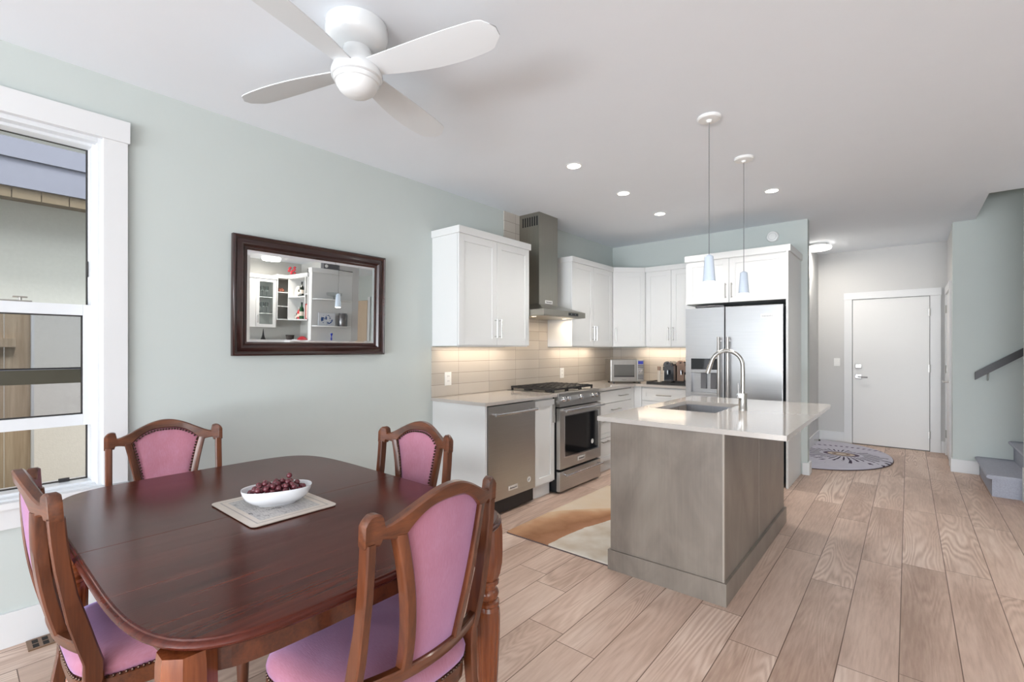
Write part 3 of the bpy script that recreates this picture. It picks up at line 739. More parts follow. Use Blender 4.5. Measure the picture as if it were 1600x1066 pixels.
c = MB(); c.box(-1.795, -1.515, YF + 0.004, YF + 0.03, 1.095, 1.13, 0.003); c.box(-1.795, -1.515, YF + 0.058, YF + 0.066, 0.862, 1.095); c.box(-1.795, -1.515, YF - 0.012, YF + 0.06, 0.862, 0.885, 0.003); c.build('dispenser_recess', W['fridge'], dl)
for xx in (-1.675, -1.575):
    c = MB(); c.box(xx - 0.028, xx + 0.028, YF + 0.03, YF + 0.06, 0.925, 1.09, 0.004); c.build('dispenser_paddle', W['grey'], dl)
for xx in (xs - 0.045, xs + 0.045):
    c = MB(); c.tube([(xx, YF - 0.055, 0.62), (xx, YF - 0.055, 1.47)], 0.0135, 14)
    for zz in (0.66, 1.43): c.tube([(xx, YF, zz), (xx, YF - 0.055, zz)], 0.011, 10)
    c.build('handle', W['steel'], dl if xx < xs else dr, True)
c = MB(); c.box(-1.115, -0.998, YF - 0.004, YF, 1.652, 1.692, 0.002); bd = c.build('badge', W['badge'], dr)
text_mesh(MB(), 'KitchenAid', 0.021, Matrix.Translation((-1.0565, YF - 0.0045, 1.671)) @ FACE_NY).build('badge_lettering', W['ink'], dr)
c = MB(); c.box(-1.80, -0.97, 5.24, 5.70, 1.765, 1.79); c.tube([(-1.75, 5.19, 1.795), (-1.60, 5.18, 1.80), (-1.47, 5.19, 1.795)], 0.008); c.build('hinge_cover', W['grey'], t)
MB().box(-1.845, -0.928, 5.20, 5.24, 0.02, 0.10).build('kick_grille', W['black'], t)

# ------------------------------------------------------------------ base cabinets, countertops
CX = XL + 0.615       # base front plane, left run
BY = YB - 0.62        # base front plane, back run
t = thing('end_panel', 'white finished end panel beside the dishwasher at the near end of the counter', 'panel', (XL + 0.3, 2.685, 0))
MB().box(XL + 0.001, CX + 0.005, 2.678, 2.698, 0, CZ - 0.026, 0.001).build('panel', W['cab'], t)
t = thing('narrow_base_cabinet', 'narrow white base cabinet between the dishwasher and the range', 'cabinet', (XL + 0.3, 3.47, 0))
c = MB(); c.box(XL + 0.001, CX - 0.021, 3.322, 3.622, 0.12, CZ - 0.026); c.box(XL + 0.001, CX - 0.06, 3.322, 3.622, 0, 0.12); c.build('body', W['cab'], t)
dd = shaker(MB(), 'x', CX, 3.326, 3.620, 0.135, 0.885).build('door', W['cab'], t)
c = MB(); c.box(CX, CX + 0.024, 3.585, 3.600, 0.67, 0.835, 0.003); c.build('handle', W['nickel'], dd)
t = thing('drawer_base_cabinet', 'white base cabinet with four drawers right of the range', 'cabinet', (XL + 0.3, 4.8, 0), 'white drawer base cabinets')
c = MB(); c.box(XL + 0.001, CX - 0.021, 4.405, 5.24, 0.12, CZ - 0.026); c.box(XL + 0.001, CX - 0.06, 4.405, 5.30, 0, 0.12); c.box(CX - 0.04, CX - 0.002, 5.205, BY, 0.12, CZ - 0.026); c.build('body', W['cab'], t)
for z0, z1 in ((0.755, 0.885), (0.605, 0.75), (0.385, 0.60), (0.135, 0.38)):
    c = shaker(MB(), 'x', CX, 4.412, 5.20, z0, z1, 0.045) if z1 - z0 > 0.2 else MB().box(CX - 0.02, CX, 4.412, 5.20, z0, z1, 0.0015)
    dd = c.build('drawer', W['cab'], t)
    handle('x', CX, 4.975 if z1 > 0.88 else 4.80, (z0 + z1) / 2, 0.20, False, dd)
    handle('x', CX, 4.56, z1 - 0.03, 0.16, False, dd) if z1 < 0.7 else None
t = thing('drawer_base_cabinet', 'white base cabinet with drawers under the coffee machines', 'cabinet', (-2.2, YB - 0.3, 0), 'white drawer base cabinets')
c = MB(); c.box(CX - 0.02, -1.88, BY + 0.021, YB - 0.001, 0.12, CZ - 0.026); c.box(CX - 0.02, -1.88, BY + 0.07, YB - 0.001, 0, 0.12); c.box(CX - 0.001, -2.425, BY + 0.002, BY + 0.03, 0.12, CZ - 0.026); c.build('body', W['cab'], t)
for z0, z1 in ((0.74, 0.885), (0.44, 0.735), (0.135, 0.435)):
    dd = shaker(MB(), 'y', BY, -2.42, -1.885, z0, z1, 0.05).build('drawer', W['cab'], t)
    handle('y', BY, -2.145, (z0 + z1) / 2, 0.175, False, dd)
t = thing('countertop', 'grey quartz countertop over the dishwasher, left of the range', 'countertop', (XL + 0.3, 3.1, CZ), 'grey quartz countertops')
MB().box(XL + 0.001, XL + 0.64, 2.662, 3.632, CZ - 0.026, CZ, 0.002).build('slab', W['stone'], t)
t = thing('countertop', 'grey quartz corner countertop carrying the microwave and coffee machines', 'countertop', (XL + 0.3, 5.2, CZ), 'grey quartz countertops')
cx = XL + 0.64; cy = YB - 0.645
MB().prism([(XL + 0.001, 4.398), (cx, 4.398), (cx, cy), (-1.868, cy), (-1.868, YB - 0.001), (XL + 0.001, YB - 0.001)], 'z', CZ - 0.026, CZ).build('slab', W['stone'], t)
# tiled splash
struct('wall_backsplash_left', MB().box(XL, XL + 0.008, 2.664, YB, CZ + 0.0005, UZ0 - 0.019), W['tile'])
struct('wall_backsplash_hood', MB().box(XL, XL + 0.008, 3.608, 4.359, UZ0 - 0.019, H), W['tile'])
struct('wall_backsplash_back', MB().box(XL + 0.008, -1.89, YB - 0.008, YB, CZ + 0.0005, UZ0 - 0.019), W['tile'])

# dishwasher
t = thing('dishwasher', 'stainless dishwasher with a tubular handle under the near end of the counter', 'dishwasher', (XL + 0.3, 3.01, 0))
MB().box(XL + 0.02, CX - 0.02, 2.704, 3.318, 0.02, 0.89).build('body', W['black'], t)
dd = MB().box(CX - 0.02, CX + 0.008, 2.708, 3.316, 0.135, 0.893, 0.004).build('door', W['steelh'], t)
c = MB(); c.tube([(CX + 0.055, 2.745, 0.828), (CX + 0.055, 3.285, 0.828)], 0.0115, 12)
for y in (2.775, 3.255): c.tube([(CX + 0.005, y, 0.828), (CX + 0.055, y, 0.828)], 0.010, 10)
c.build('handle', W['chrome'], dd, True)
c = MB(); c.box(CX + 0.008, CX + 0.011, 2.955, 3.068, 0.186, 0.222, 0.001); c.build('badge', W['badge'], dd)
text_mesh(MB(), 'KitchenAid', 0.020, Matrix.Translation((CX + 0.0115, 3.0115, 0.203)) @ FACE_X).build('badge_lettering', W['ink'], dd)
c = MB(); c.lathe([(0.024, 0), (0.024, 0.001), (0.011, 0.001), (0.011, 0)], n=24); c.build('round_sticker', W['white'], dd, xf=Matrix.Translation((CX + 0.0085, 3.225, 0.225)) @ FACE_X)
MB().box(CX - 0.09, CX - 0.07, 2.72, 3.31, 0.0, 0.13).build('kick_plate', W['black'], t)

# range
t = thing('gas_range', 'stainless slide-in gas range with black grates and a glass oven door', 'range', (XL + 0.33, 4.015, 0))
RY0, RY1, RX = 3.636, 4.394, XL + 0.655
MB().box(XL + 0.02, RX - 0.03, RY0 + 0.004, RY1 - 0.004, 0.012, 0.905).build('body', W['black'], t)
c = MB(); c.box(XL + 0.02, RX - 0.005, RY0, RY1, 0.905, 0.932, 0.004); c.build('cooktop', W['steel'], t)
c = MB(); c.prism([(RX - 0.05, 0.808), (RX + 0.008, 0.808), (RX + 0.004, 0.86), (RX - 0.020, 0.938), (RX - 0.06, 0.938)], 'y', RY0, RY1); cp = c.build('control_panel', W['steel'], t)
for y in (3.703, 3.775, 4.005, 4.235, 4.315):
    k = MB(); k.lathe([(0.024, 0), (0.026, 0.006), (0.023, 0.03), (0.019, 0.036), (0, 0.037)], n=20); k.box(-0.004, 0.004, -0.022, 0.022, 0.034, 0.046, 0.002)
    k.build('knob', W['chrome'], cp, True, xf=Matrix.Translation((RX - 0.006, y, 0.872)) @ Matrix.Rotation(R(73), 4, 'Y'))
c = MB(); OZ0, OZ1 = 0.228, 0.795; WY = (3.722, 4.338, 0.335, 0.715)
for a in ((RY0 + 0.002, WY[0], OZ0, OZ1), (WY[1], RY1 - 0.002, OZ0, OZ1), (WY[0], WY[1], OZ0, WY[2]), (WY[0], WY[1], WY[3], OZ1)): c.box(RX - 0.03, RX + 0.010, *a)
od = c.build('oven_door', W['steelh'], t)
MB().box(RX - 0.03, RX + 0.007, WY[0], WY[1], WY[2], WY[3]).build('oven_window', W['darkglass'], od)
c = MB(); g = 0.008
for a in ((WY[0] - g, WY[0], WY[2] - g, WY[3] + g), (WY[1], WY[1] + g, WY[2] - g, WY[3] + g), (WY[0], WY[1], WY[2] - g, WY[2]), (WY[0], WY[1], WY[3], WY[3] + g)): c.box(RX + 0.010, RX + 0.012, *a)
c.build('window_trim', W['chrome'], od)
c = MB(); c.tube([(RX + 0.062, 3.665, 0.775), (RX + 0.062, 4.37, 0.775)], 0.012, 12)
for y in (3.70, 4.335): c.tube([(RX + 0.005, y, 0.772), (RX + 0.062, y, 0.775)], 0.011, 10)
c.build('handle', W['chrome'], od, True)
c = MB(); c.box(RX + 0.010, RX + 0.013, 3.945, 4.075, 0.262, 0.30, 0.001); c.build('badge', W['badge'], od)
text_mesh(MB(), 'KitchenAid', 0.022, Matrix.Translation((RX + 0.0135, 4.01, 0.280)) @ FACE_X).build('badge_lettering', W['ink'], od)
c = MB(); c.lathe([(0.024, 0), (0.024, 0.001), (0.008, 0.001), (0.008, 0)], n=24); c.build('round_sticker', W['white'], od, xf=Matrix.Translation((RX + 0.0075, 4.225, 0.41)) @ FACE_X)
wd = MB().box(RX - 0.03, RX + 0.008, RY0 + 0.002, RY1 - 0.002, 0.022, 0.205, 0.003).build('warming_drawer', W['steelh'], t)
c = MB(); c.tube([(RX + 0.055, 3.675, 0.172), (RX + 0.055, 4.36, 0.172)], 0.010, 12)
for y in (3.71, 4.325): c.tube([(RX + 0.005, y, 0.172), (RX + 0.055, y, 0.172)], 0.009, 10)
c.build('handle', W['chrome'], wd, True)
for k in range(3):
    y0 = RY0 + 0.018 + k * 0.243; y1 = y0 + 0.236; xa, xb = XL + 0.06, RX - 0.075
    c = MB(); zt = 0.975
    for y in (y0 + 0.008, y1 - 0.008): c.box(xa, xb, y - 0.007, y + 0.007, zt - 0.020, zt, 0.002)
    for x in (xa + 0.008, xb - 0.008): c.box(x - 0.007, x + 0.007, y0, y1, zt - 0.020, zt, 0.002)
    for q in range(7): 
        x = xa + (xb - xa) * (q + 1) / 8; c.box(x - 0.0055, x + 0.0055, y0, y1, zt - 0.016, zt + 0.002, 0.001)
    c.box(xa, xb, (y0 + y1) / 2 - 0.006, (y0 + y1) / 2 + 0.006, zt - 0.018, zt + 0.001, 0.001)
    for x in (xa + 0.01, xb - 0.01):
        for y in (y0 + 0.01, y1 - 0.01): c.box(x - 0.008, x + 0.008, y - 0.008, y + 0.008, 0.931, zt - 0.015)
    gr = c.build('grate', W['iron'], t)
    for x in (xa + 0.13, xb - 0.13):
        if k == 1 and x > xa + 0.2: continue
        q = MB(); q.lathe([(0.045, 0.931), (0.045, 0.945), (0.034, 0.947), (0.034, 0.955), (0, 0.956)], (x, (y0 + y1) / 2, 0), 20); q.build('burner', W['iron'], t, True)

# range hood
t = thing('range_hood', 'stainless chimney range hood on the tiled wall above the range', 'range hood', (XL, 3.985, 1.67))
hy0, hy1, hx = 3.612, 4.357, XL + 0.50
c = MB(); c.prism([(XL + 0.009, 1.672), (hx, 1.672), (hx, 1.728), (XL + 0.009, 1.728)], 'y', hy0, hy1)
cyl0, cyl1, cxf = 3.853, 4.183, XL + 0.265
c.loft([[(XL + 0.009, hy0 + 0.004, 1.728), (hx - 0.004, hy0 + 0.004, 1.728), (hx - 0.004, hy1 - 0.004, 1.728), (XL + 0.009, hy1 - 0.004, 1.728)],
        [(XL + 0.009, cyl0 - 0.012, 1.80), (cxf + 0.012, cyl0 - 0.012, 1.80), (cxf + 0.012, cyl1 + 0.012, 1.80), (XL + 0.009, cyl1 + 0.012, 1.80)]])
c.build('canopy', W['steelhood'], t)
ch = MB().box(XL + 0.009, cxf, cyl0, cyl1, 1.795, H - 0.001, 0.002).build('chimney', W['steelhood'], t)
c = MB()
for k in range(7): c.box(XL + 0.05 + k * 0.030, XL + 0.066 + k * 0.030, cyl0 - 0.0015, cyl0 + 0.01, 2.605, 2.70)
c.build('vent_slots', W['black'], ch)
c = MB(); c.box(hx, hx + 0.002, 4.035, 4.215, 1.685, 1.713, 0.0005); cp = c.build('control_strip', W['black'], t)
for y in (4.085, 4.16): MB().box(hx + 0.002, hx + 0.004, y - 0.006, y + 0.006, 1.693, 1.706, 0.001).build('button', W['chrome'], cp)
c = MB(); c.box(0, 0.003, 3.955, 4.085, 1.815, 1.85, 0.001); c.build('badge', W['badge'], t, xf=Matrix.Translation((cxf, 0, 0)))
text_mesh(MB(), 'KitchenAid', 0.021, Matrix.Translation((cxf + 0.0035, 4.02, 1.832)) @ FACE_X).build('badge_lettering', W['ink'], t)
MB().box(XL + 0.04, hx - 0.03, hy0 + 0.03, hy1 - 0.03, 1.668, 1.673).build('filter', W['steelhood'], t)
for y in (3.72, 4.26):
    l = MB(); l.lathe([(0.024, 1.6665), (0.024, 1.669), (0, 1.669)], (XL + 0.30, y, 0), 16); l.build('hood_lamp', W['hoodbulb'], t)

# under-cabinet strip lights
for lab, a, b, ax in (('slim strip light under the near upper cabinet', 2.72, 3.56, 'x'), ('slim strip light under the upper cabinet right of the hood', 4.42, 5.30, 'x'), ('slim strip light under the upper cabinet beside the refrigerator', -2.70, -1.92, 'y')):
    if ax == 'x': box = (XL + 0.09, XL + 0.12, a, b, UZ0 - 0.012, UZ0 - 0.001); lc = (XL + 0.105, (a + b) / 2, UZ0 - 0.016); sx, sy = 0.03, b - a
    else: box = (a, b, YB - 0.12, YB - 0.09, UZ0 - 0.012, UZ0 - 0.001); lc = ((a + b) / 2, YB - 0.105, UZ0 - 0.016); sx, sy = b - a, 0.03
    t = thing('strip_light', lab, 'light', (lc[0], lc[1], UZ0 - 0.012), 'under-cabinet strip lights')
    MB().box(*box).build('housing', W['white'], t)
    area('strip_lamp', lc, (0, 0, 0), sx, sy, 2.0, (1.0, 0.84, 0.66))
area('hood_lamp_light', (XL + 0.30, 3.72, 1.66), (0, 0, 0), 0.05, 0.05, 1.5, (1.0, 0.78, 0.55))
area('hood_lamp_light', (XL + 0.30, 4.26, 1.66), (0, 0, 0), 0.05, 0.05, 1.0, (1.0, 0.78, 0.55))

# wall plates
def plate(name, lab, cat, face, a, z, w_=0.075, h_=0.118, group=None, slots=True):
    t = thing(name, lab, cat, (face[1], a, z) if face[0] == 'x' else (a, face[1], z), group)
    f = face[1]
    def bx(c, a0, a1, z0, z1, d0, d1, bev=0.0):
        if face[0] == 'x': c.box(f + d0, f + d1, a0, a1, z0, z1, bev)
        else: c.box(a0, a1, f - d1, f - d0, z0, z1, bev)
        return c
    bx(MB(), a - w_ / 2, a + w_ / 2, z - h_ / 2, z + h_ / 2, 0, 0.006, 0.002).build('cover_plate', W['white'], t)
    if slots:
        for dz in (-0.022, 0.022):
            s = bx(MB(), a - 0.017, a + 0.017, z + dz - 0.015, z + dz + 0.015, 0.006, 0.008, 0.002).build('socket', W['white'], t)
            c = MB(); bx(c, a - 0.008, a - 0.005, z + dz - 0.004, z + dz + 0.007, 0.008, 0.0085); bx(c, a + 0.005, a + 0.008, z + dz - 0.004, z + dz + 0.007, 0.008, 0.0085); c.build('slots', W['grey'], s)
    else:
        bx(MB(), a - 0.017, a + 0.017, z - 0.034, z + 0.034, 0.006, 0.009, 0.002).build('rocker', W['white'], t)
plate('electrical_outlet', 'white outlet on the tile above the dishwasher', 'outlet', ('x', XL + 0.008), 2.848, 1.085, group='outlets on the tiled wall')
plate('electrical_outlet', 'white outlet on the tile just right of the range', 'outlet', ('x', XL + 0.008), 4.644, 1.065, group='outlets on the tiled wall')
plate('light_switch', 'white light switch on the hall wall left of the entry door', 'switch', ('y', YE), -0.79, 1.155, slots=False)
t = thing('smoke_detector', 'round white smoke detector high on the wall above the refrigerator cabinet', 'smoke detector', (-1.155, YB, 2.595))
c = MB(); c.lathe([(0.062, 0), (0.062, 0.012), (0.055, 0.03), (0.03, 0.036), (0, 0.036)], n=32); c.build('housing', W['white'], t, True, xf=Matrix.Translation((-1.155, YB, 2.595)) @ Matrix.Rotation(R(90), 4, 'X'))
c = MB(); c.lathe([(0.04, 0.034), (0.04, 0.037), (0.036, 0.037), (0.036, 0.034)], n=32); c.build('ring', M('smoke_detector_ring', (206, 206, 206), 0.5), t, True, xf=Matrix.Translation((-1.155, YB, 2.595)) @ Matrix.Rotation(R(90), 4, 'X'))

# ------------------------------------------------------------------ counter-top appliances
t = thing('microwave', 'brushed steel microwave set diagonally in the counter corner', 'microwave', (-2.745, 5.478, CZ), local=True); t.rotation_euler = (0, 0, R(40))
mw, md, mh = 0.405, 0.34, 0.285
MB().box(-mw / 2, mw / 2, -md / 2 + 0.01, md / 2, 0.014, mh, 0.006).build('case', W['steel'], t)
MB().box(-mw / 2 + 0.004, 0.115, -md / 2 - 0.012, -md / 2 + 0.01, 0.02, mh - 0.002, 0.005).build('door', W['steel'], t)
MB().box(-0.165, 0.085, -md / 2 - 0.014, -md / 2 - 0.010, 0.075, 0.225, 0.002).build('window', M('grey_microwave_glass', (92, 92, 90), 0.12, coat=0.4), t)
MB().box(-0.165, 0.085, -md / 2 - 0.0145, -md / 2 - 0.010, 0.075, 0.088).build('window_shade', W['black'], t)
cp = MB().box(0.118, mw / 2, -md / 2 - 0.012, -md / 2 + 0.01, 0.02, mh - 0.002, 0.005).build('control_panel', W['steel'], t)
MB().box(0.130, mw / 2 - 0.012, -md / 2 - 0.014, -md / 2 - 0.010, 0.232, 0.268, 0.001).build('display', W['display'], cp)
for z in (0.215, 0.195, 0.095, 0.075, 0.055): MB().box(0.128, mw / 2 - 0.01, -md / 2 - 0.0135, -md / 2 - 0.011, z - 0.006, z + 0.006, 0.001).build('button_row', W['grey'], cp)
c = MB(); c.lathe([(0.02, 0), (0.02, 0.012), (0.016, 0.016), (0, 0.016)], n=20); c.build('dial', W['chrome'], cp, True, xf=Matrix.Translation((0.160, -md / 2 - 0.012, 0.145)) @ Matrix.Rotation(R(90), 4, 'X'))
text_mesh(MB(), 'Panasonic', 0.014, Matrix.Translation((-0.04, -md / 2 - 0.0125, 0.042)) @ FACE_NY).build('lettering', W['ink'], t)
for x in (-0.16, 0.16):
    for y in (-0.13, 0.13): MB().lathe([(0.014, 0.0), (0.014, 0.016)], (x, y, 0), 12).build('foot', W['black'], t)

t = thing('coffee_tray', 'dark tray under the coffee machines beside the refrigerator', 'tray', (-2.13, 5.56, CZ))
c = MB(); c.box(-2.40, -1.90, 5.40, 5.74, CZ, CZ + 0.016, 0.004); c.box(-2.41, -2.395, 5.40, 5.74, CZ, CZ + 0.03, 0.003); c.box(-2.41, -1.90, 5.395, 5.41, CZ, CZ + 0.026, 0.003); c.build('base', W['black'], t)
TZ = CZ + 0.016
for k, (x, y) in enumerate(((-2.345, 5.60), (-2.315, 5.56), (-2.275, 5.60), (-2.245, 5.66))):
    t = thing('capsule_tube', ['leftmost of the clear capsule tubes on the coffee tray', 'front capsule tube second from left on the coffee tray', 'capsule tube third from left on the coffee tray', 'capsule tube right beside the black coffee machine'][k], 'capsule holder', (x, y, TZ), 'capsule tubes beside the coffee machine')
    c = MB(); c.tube([(x, y, TZ), (x, y, TZ + 0.185)], 0.013, 12); c.build('tube', M('clear_tube_%d' % k, (222, 214, 202), 0.2), t, True)
    c = MB(); c.tube([(x, y, TZ + 0.14), (x, y, TZ + 0.188)], 0.0135, 12); c.build('capsule', W['bronze'] if k != 2 else W['black'], t, True)


def pod_machine(name, lab, x, y, mat, sc=1.0):
    t = thing(name, lab, 'coffee machine', (x, y, TZ), 'pod coffee machines on the tray')
    out = []
    for i in range(9):                     # rounded-arch body seen from the front
        a = PI * i / 8; out.append((x + 0.056 * sc * math.cos(a), TZ + 0.20 * sc + 0.056 * sc * math.sin(a)))
    out = [(x + 0.058 * sc, TZ + 0.02)] + out + [(x - 0.058 * sc, TZ + 0.02)]
    c = MB(); c.prism(out, 'y', y - 0.02, y + 0.13); c.build('body', mat, t, True)
    c = MB(); c.box(x - 0.055 * sc, x + 0.055 * sc, y - 0.10, y + 0.13, TZ, TZ + 0.022, 0.005); c.build('drip_tray', W['black'], t)
    c = MB(); c.prism([(x + (p - x) * 0.86, q) for p, q in out if q > TZ + 0.12] , 'y', y - 0.075, y - 0.018); c.build('head', mat, t, True)
    c = MB(); c.tube([(x, y - 0.05, TZ + 0.10), (x, y - 0.05, TZ + 0.15)], 0.012, 10); c.build('spout', W['chrome'], t)
    c = MB(); c.tube([(x - 0.045, y - 0.04, TZ + 0.235 * sc), (x, y - 0.085, TZ + 0.228 * sc), (x + 0.045, y - 0.04, TZ + 0.235 * sc)], 0.006, 8); c.build('lever', W['chrome'], t)
    return t
pod_machine('coffee_machine', 'black rounded pod coffee machine at the front of the tray', -2.175, 5.515, M('gloss_black_shell', (30, 36, 44), 0.16, coat=0.4))
pod_machine('coffee_machine', 'bronze pod coffee machine behind the black one', -2.05, 5.60, W['bronze'], 1.04)
t = thing('milk_frother', 'small dark milk frother tucked behind the refrigerator edge on the tray', 'frother', (-1.975, 5.55, TZ))
c = MB(); c.lathe([(0.038, 0), (0.042, 0.02), (0.036, 0.10), (0.030, 0.105)], (-1.975, 5.55, TZ), 20); c.build('jug', W['chrome'], t, True)
c = MB(); c.lathe([(0.036, 0.105), (0.036, 0.125), (0.012, 0.13), (0.01, 0.145), (0, 0.146)], (-1.975, 5.55, TZ), 20); c.build('lid', W['black'], t, True)

# ------------------------------------------------------------------ island
IX0, IX1, IY0, IY1 = -1.402, -0.750, 2.632, 4.19
t = thing('kitchen_island', 'grey-stained kitchen island cabinet carrying the sink counter', 'island', ((IX0 + IX1) / 2, (IY0 + IY1) / 2, 0))
c = MB(); c.box(IX0 + 0.03, IX1 - 0.004, IY0 + 0.005, IY1 - 0.01, 0.0, 0.60); c.box(IX0 + 0.03, IX1 - 0.004, IY0 + 0.005, 3.18, 0.6, CZ - 0.027); c.box(IX0 + 0.03, IX1 - 0.004, 3.98, IY1 - 0.01, 0.6, CZ - 0.027); c.box(-0.92, IX1 - 0.004, 3.18, 3.98, 0.6, CZ - 0.027); c.build('body', W['island'], t)
MB().box(IX0, IX1, IY0 - 0.012, IY0 + 0.005, 0.10, CZ - 0.027, 0.0015).build('end_panel', W['island'], t)
ys = 3.385
MB().box(IX1 - 0.004, IX1 + 0.008, IY0 + 0.006, ys - 0.002, 0.10, CZ - 0.027, 0.001).build('side_panel', W['island'], t)
MB().box(IX1 - 0.004, IX1 + 0.008, ys + 0.002, IY1 - 0.008, 0.10, CZ - 0.027, 0.001).build('side_panel', W['island'], t)
MB().box(IX1 + 0.0005, IX1 + 0.0105, IY0 - 0.013, IY0 + 0.0055, 0.10, CZ - 0.0275, 0.001).build('corner_strip', M('island_edge_strip', (158, 149, 138), 0.35), t)
MB().box(IX1 + 0.001, IX1 + 0.009, ys - 0.0018, ys + 0.0018, 0.12, CZ - 0.0275).build('seam_strip', bpy.data.materials['island_edge_strip'], t)
c = MB(); c.box(IX0 - 0.012, IX1 + 0.024, IY0 - 0.026, IY0 + 0.002, 0, 0.120); c.box(IX1 - 0.002, IX1 + 0.0239, IY0 + 0.0021, IY1 + 0.004, 0, 0.1199); c.build('plinth', W['island'], t)
for k in range(3):
    y0 = IY0 + 0.01 + k * 0.515
    dd = MB().box(IX0 + 0.002, IX0 + 0.028, y0, y0 + 0.508, 0.11, CZ - 0.032, 0.002).build('door', W['island'], t)
# counter with a real cut-out
t = thing('island_countertop', 'large pale grey quartz island counter with undermount sink cut-out', 'countertop', (-0.98, 3.44, CZ))
X0, X1, Y0, Y1 = -1.482, -0.448, 2.598, 4.285
SX0, SX1, SY0, SY1 = -1.375, -0.965, 3.215, 3.84
c = MB(); T0 = CZ - 0.027
c.box(X0, SX0, Y0, Y1, T0, CZ); c.box(SX1, X1, Y0, Y1, T0, CZ); c.box(SX0, SX1, Y0, SY0, T0, CZ); c.box(SX0, SX1, SY1, Y1, T0, CZ)
bmesh.ops.remove_doubles(c.b, verts=c.b.verts[:], dist=0.0001)
c.build('slab', W['stone'], t)
t = thing('kitchen_sink', 'stainless undermount sink bowl in the island', 'sink', ((SX0 + SX1) / 2, (SY0 + SY1) / 2, 0.7))
c = MB(); a, b2, d_, e_ = SX0 - 0.004, SX1 + 0.004, SY0 - 0.004, SY1 + 0.004
c.box(a - 0.008, a, d_, e_, 0.70, T0 - 0.001); c.box(b2, b2 + 0.008, d_, e_, 0.70, T0 - 0.001); c.box(a, b2, d_ - 0.008, d_, 0.70, T0 - 0.001); c.box(a, b2, e_, e_ + 0.008, 0.70, T0 - 0.001); c.box(a, b2, d_, e_, 0.692, 0.70)
c.build('bowl', steel('sink_steel', 176, 0.35, 2, (-2, 0, 6)), t)
c = MB(); c.lathe([(0.045, 0.70), (0.045, 0.704), (0.03, 0.702), (0, 0.7015)], ((SX0 + SX1) / 2, 3.52, 0), 24); c.build('drain', W['chrome'], t, True)
t = thing('kitchen_faucet', 'tall gooseneck pull-down faucet in brushed nickel beside the sink', 'faucet', (-0.868, 3.50, CZ))
fx, fy = -0.868, 3.50
c = MB(); c.lathe([(0.027, 0), (0.027, 0.012), (0.0255, 0.014), (0.0255, 0.078), (0.028, 0.080), (0.028, 0.116), (0.014, 0.118)], (fx, fy, CZ), 24); c.build('base', W['nickel'], t, True)
pts = [(fx, fy, CZ + 0.11), (fx, fy, CZ + 0.27)]
for k in range(1, 15): a = PI * k / 15 * 0.93; pts.append((fx - 0.105 + 0.105 * math.cos(a), fy, CZ + 0.30 + 0.105 * math.sin(a)))
pts.append((pts[-1][0] - 0.018, fy, pts[-1][2] - 0.055))
c = MB(); c.tube(pts, 0.0135, 14); c.build('spout', W['nickel'], t, True)
c = MB(); p1 = Vector(pts[-1]); dv = (p1 - Vector(pts[-2])).normalized(); c.tube([p1 - dv * 0.02, p1 + dv * 0.045], 0.0155, 14); c.build('spray_head', W['nickel'], t, True)
c = MB(); c.box(fx - 0.03, fx - 0.004, fy - 0.035, fy - 0.02, CZ + 0.082, CZ + 0.114, 0.003); c.tube([(fx - 0.02, fy - 0.03, CZ + 0.11), (fx - 0.022, fy - 0.034, CZ + 0.185)], [0.005, 0.003], 8); c.build('lever', W['chrome'], t, True)

# ------------------------------------------------------------------ rugs
t = thing('kitchen_rug', 'cream rug with a brown swirl beside the island', 'rug', (-1.85, 3.4, 0))
MB().box(-2.255, -1.428, 2.635, 4.15, 0.0, 0.006).build('backing', W['rugedge'], t)
MB().box(-2.252, -1.431, 2.638, 4.147, 0.006, 0.016, 0.003).build('pile', W['rug'], t)
t = thing('entry_mat', 'half-round lilac grey mat with a feather eye pattern by the entry door', 'mat', (-0.8, 7.23, 0))
def half(s, z): return [(-1.0 + 0.87 * s * math.cos(a), 7.235 + 1.02 * s * math.sin(a), z) for a in [(-90 + k * 5) * PI / 180 for k in range(37)]]
c = MB(); c.loft([half(1.0, 0.001), half(1.0, 0.010)]); c.build('backing', W['rugedge'], t)
c = MB(); c.loft([half(0.995, 0.009), half(0.99, 0.018), half(0.97, 0.021)]); c.build('pile', W['mat'], t, True)

# ------------------------------------------------------------------ dining table
TX, TY, TH = -1.848, 0.790, 0.76
t = thing('dining_table', 'dark polished mahogany dining table with rounded corners and fluted legs', 'table', (TX, TY, 0), local=True)
def outline(off, n=180, ex=5.6, a=0.812, b=0.560):
    pts = []
    for k in range(n):
        th = 2 * PI * k / n; cs, sn = math.cos(th), math.sin(th)
        r = (abs(cs / a) ** ex + abs(sn / b) ** ex) ** (-1 / ex)
        pts.append(Vector((r * cs, r * sn)))
    res = []
    for k in range(n):
        tg = (pts[(k + 1) % n] - pts[k - 1]).normalized(); res.append(pts[k] - Vector((tg.y, -tg.x)) * off)
    return res
SEAM = 0.018
def clip(poly, side):
    out = []
    for k in range(len(poly)):
        p, q = poly[k - 1], poly[k]; lim = SEAM + side * 0.0014
        ip, iq = (p.x - lim) * side > 0, (q.x - lim) * side > 0
        if ip != iq: f = (lim - p.x) / (q.x - p.x); out.append(Vector((lim, p.y + f * (q.y - p.y))))
        if iq: out.append(q)
    return out
edge = [(0.0165, 0.760), (0.016, 0.760), (0.0155, 0.760), (0.0115, 0.7588), (0.010, 0.7555), (0.0055, 0.7545), (0.0015, 0.7515), (0.0, 0.747), (0.0025, 0.742), (0.008, 0.7395), (0.0105, 0.735), (0.018, 0.731)]
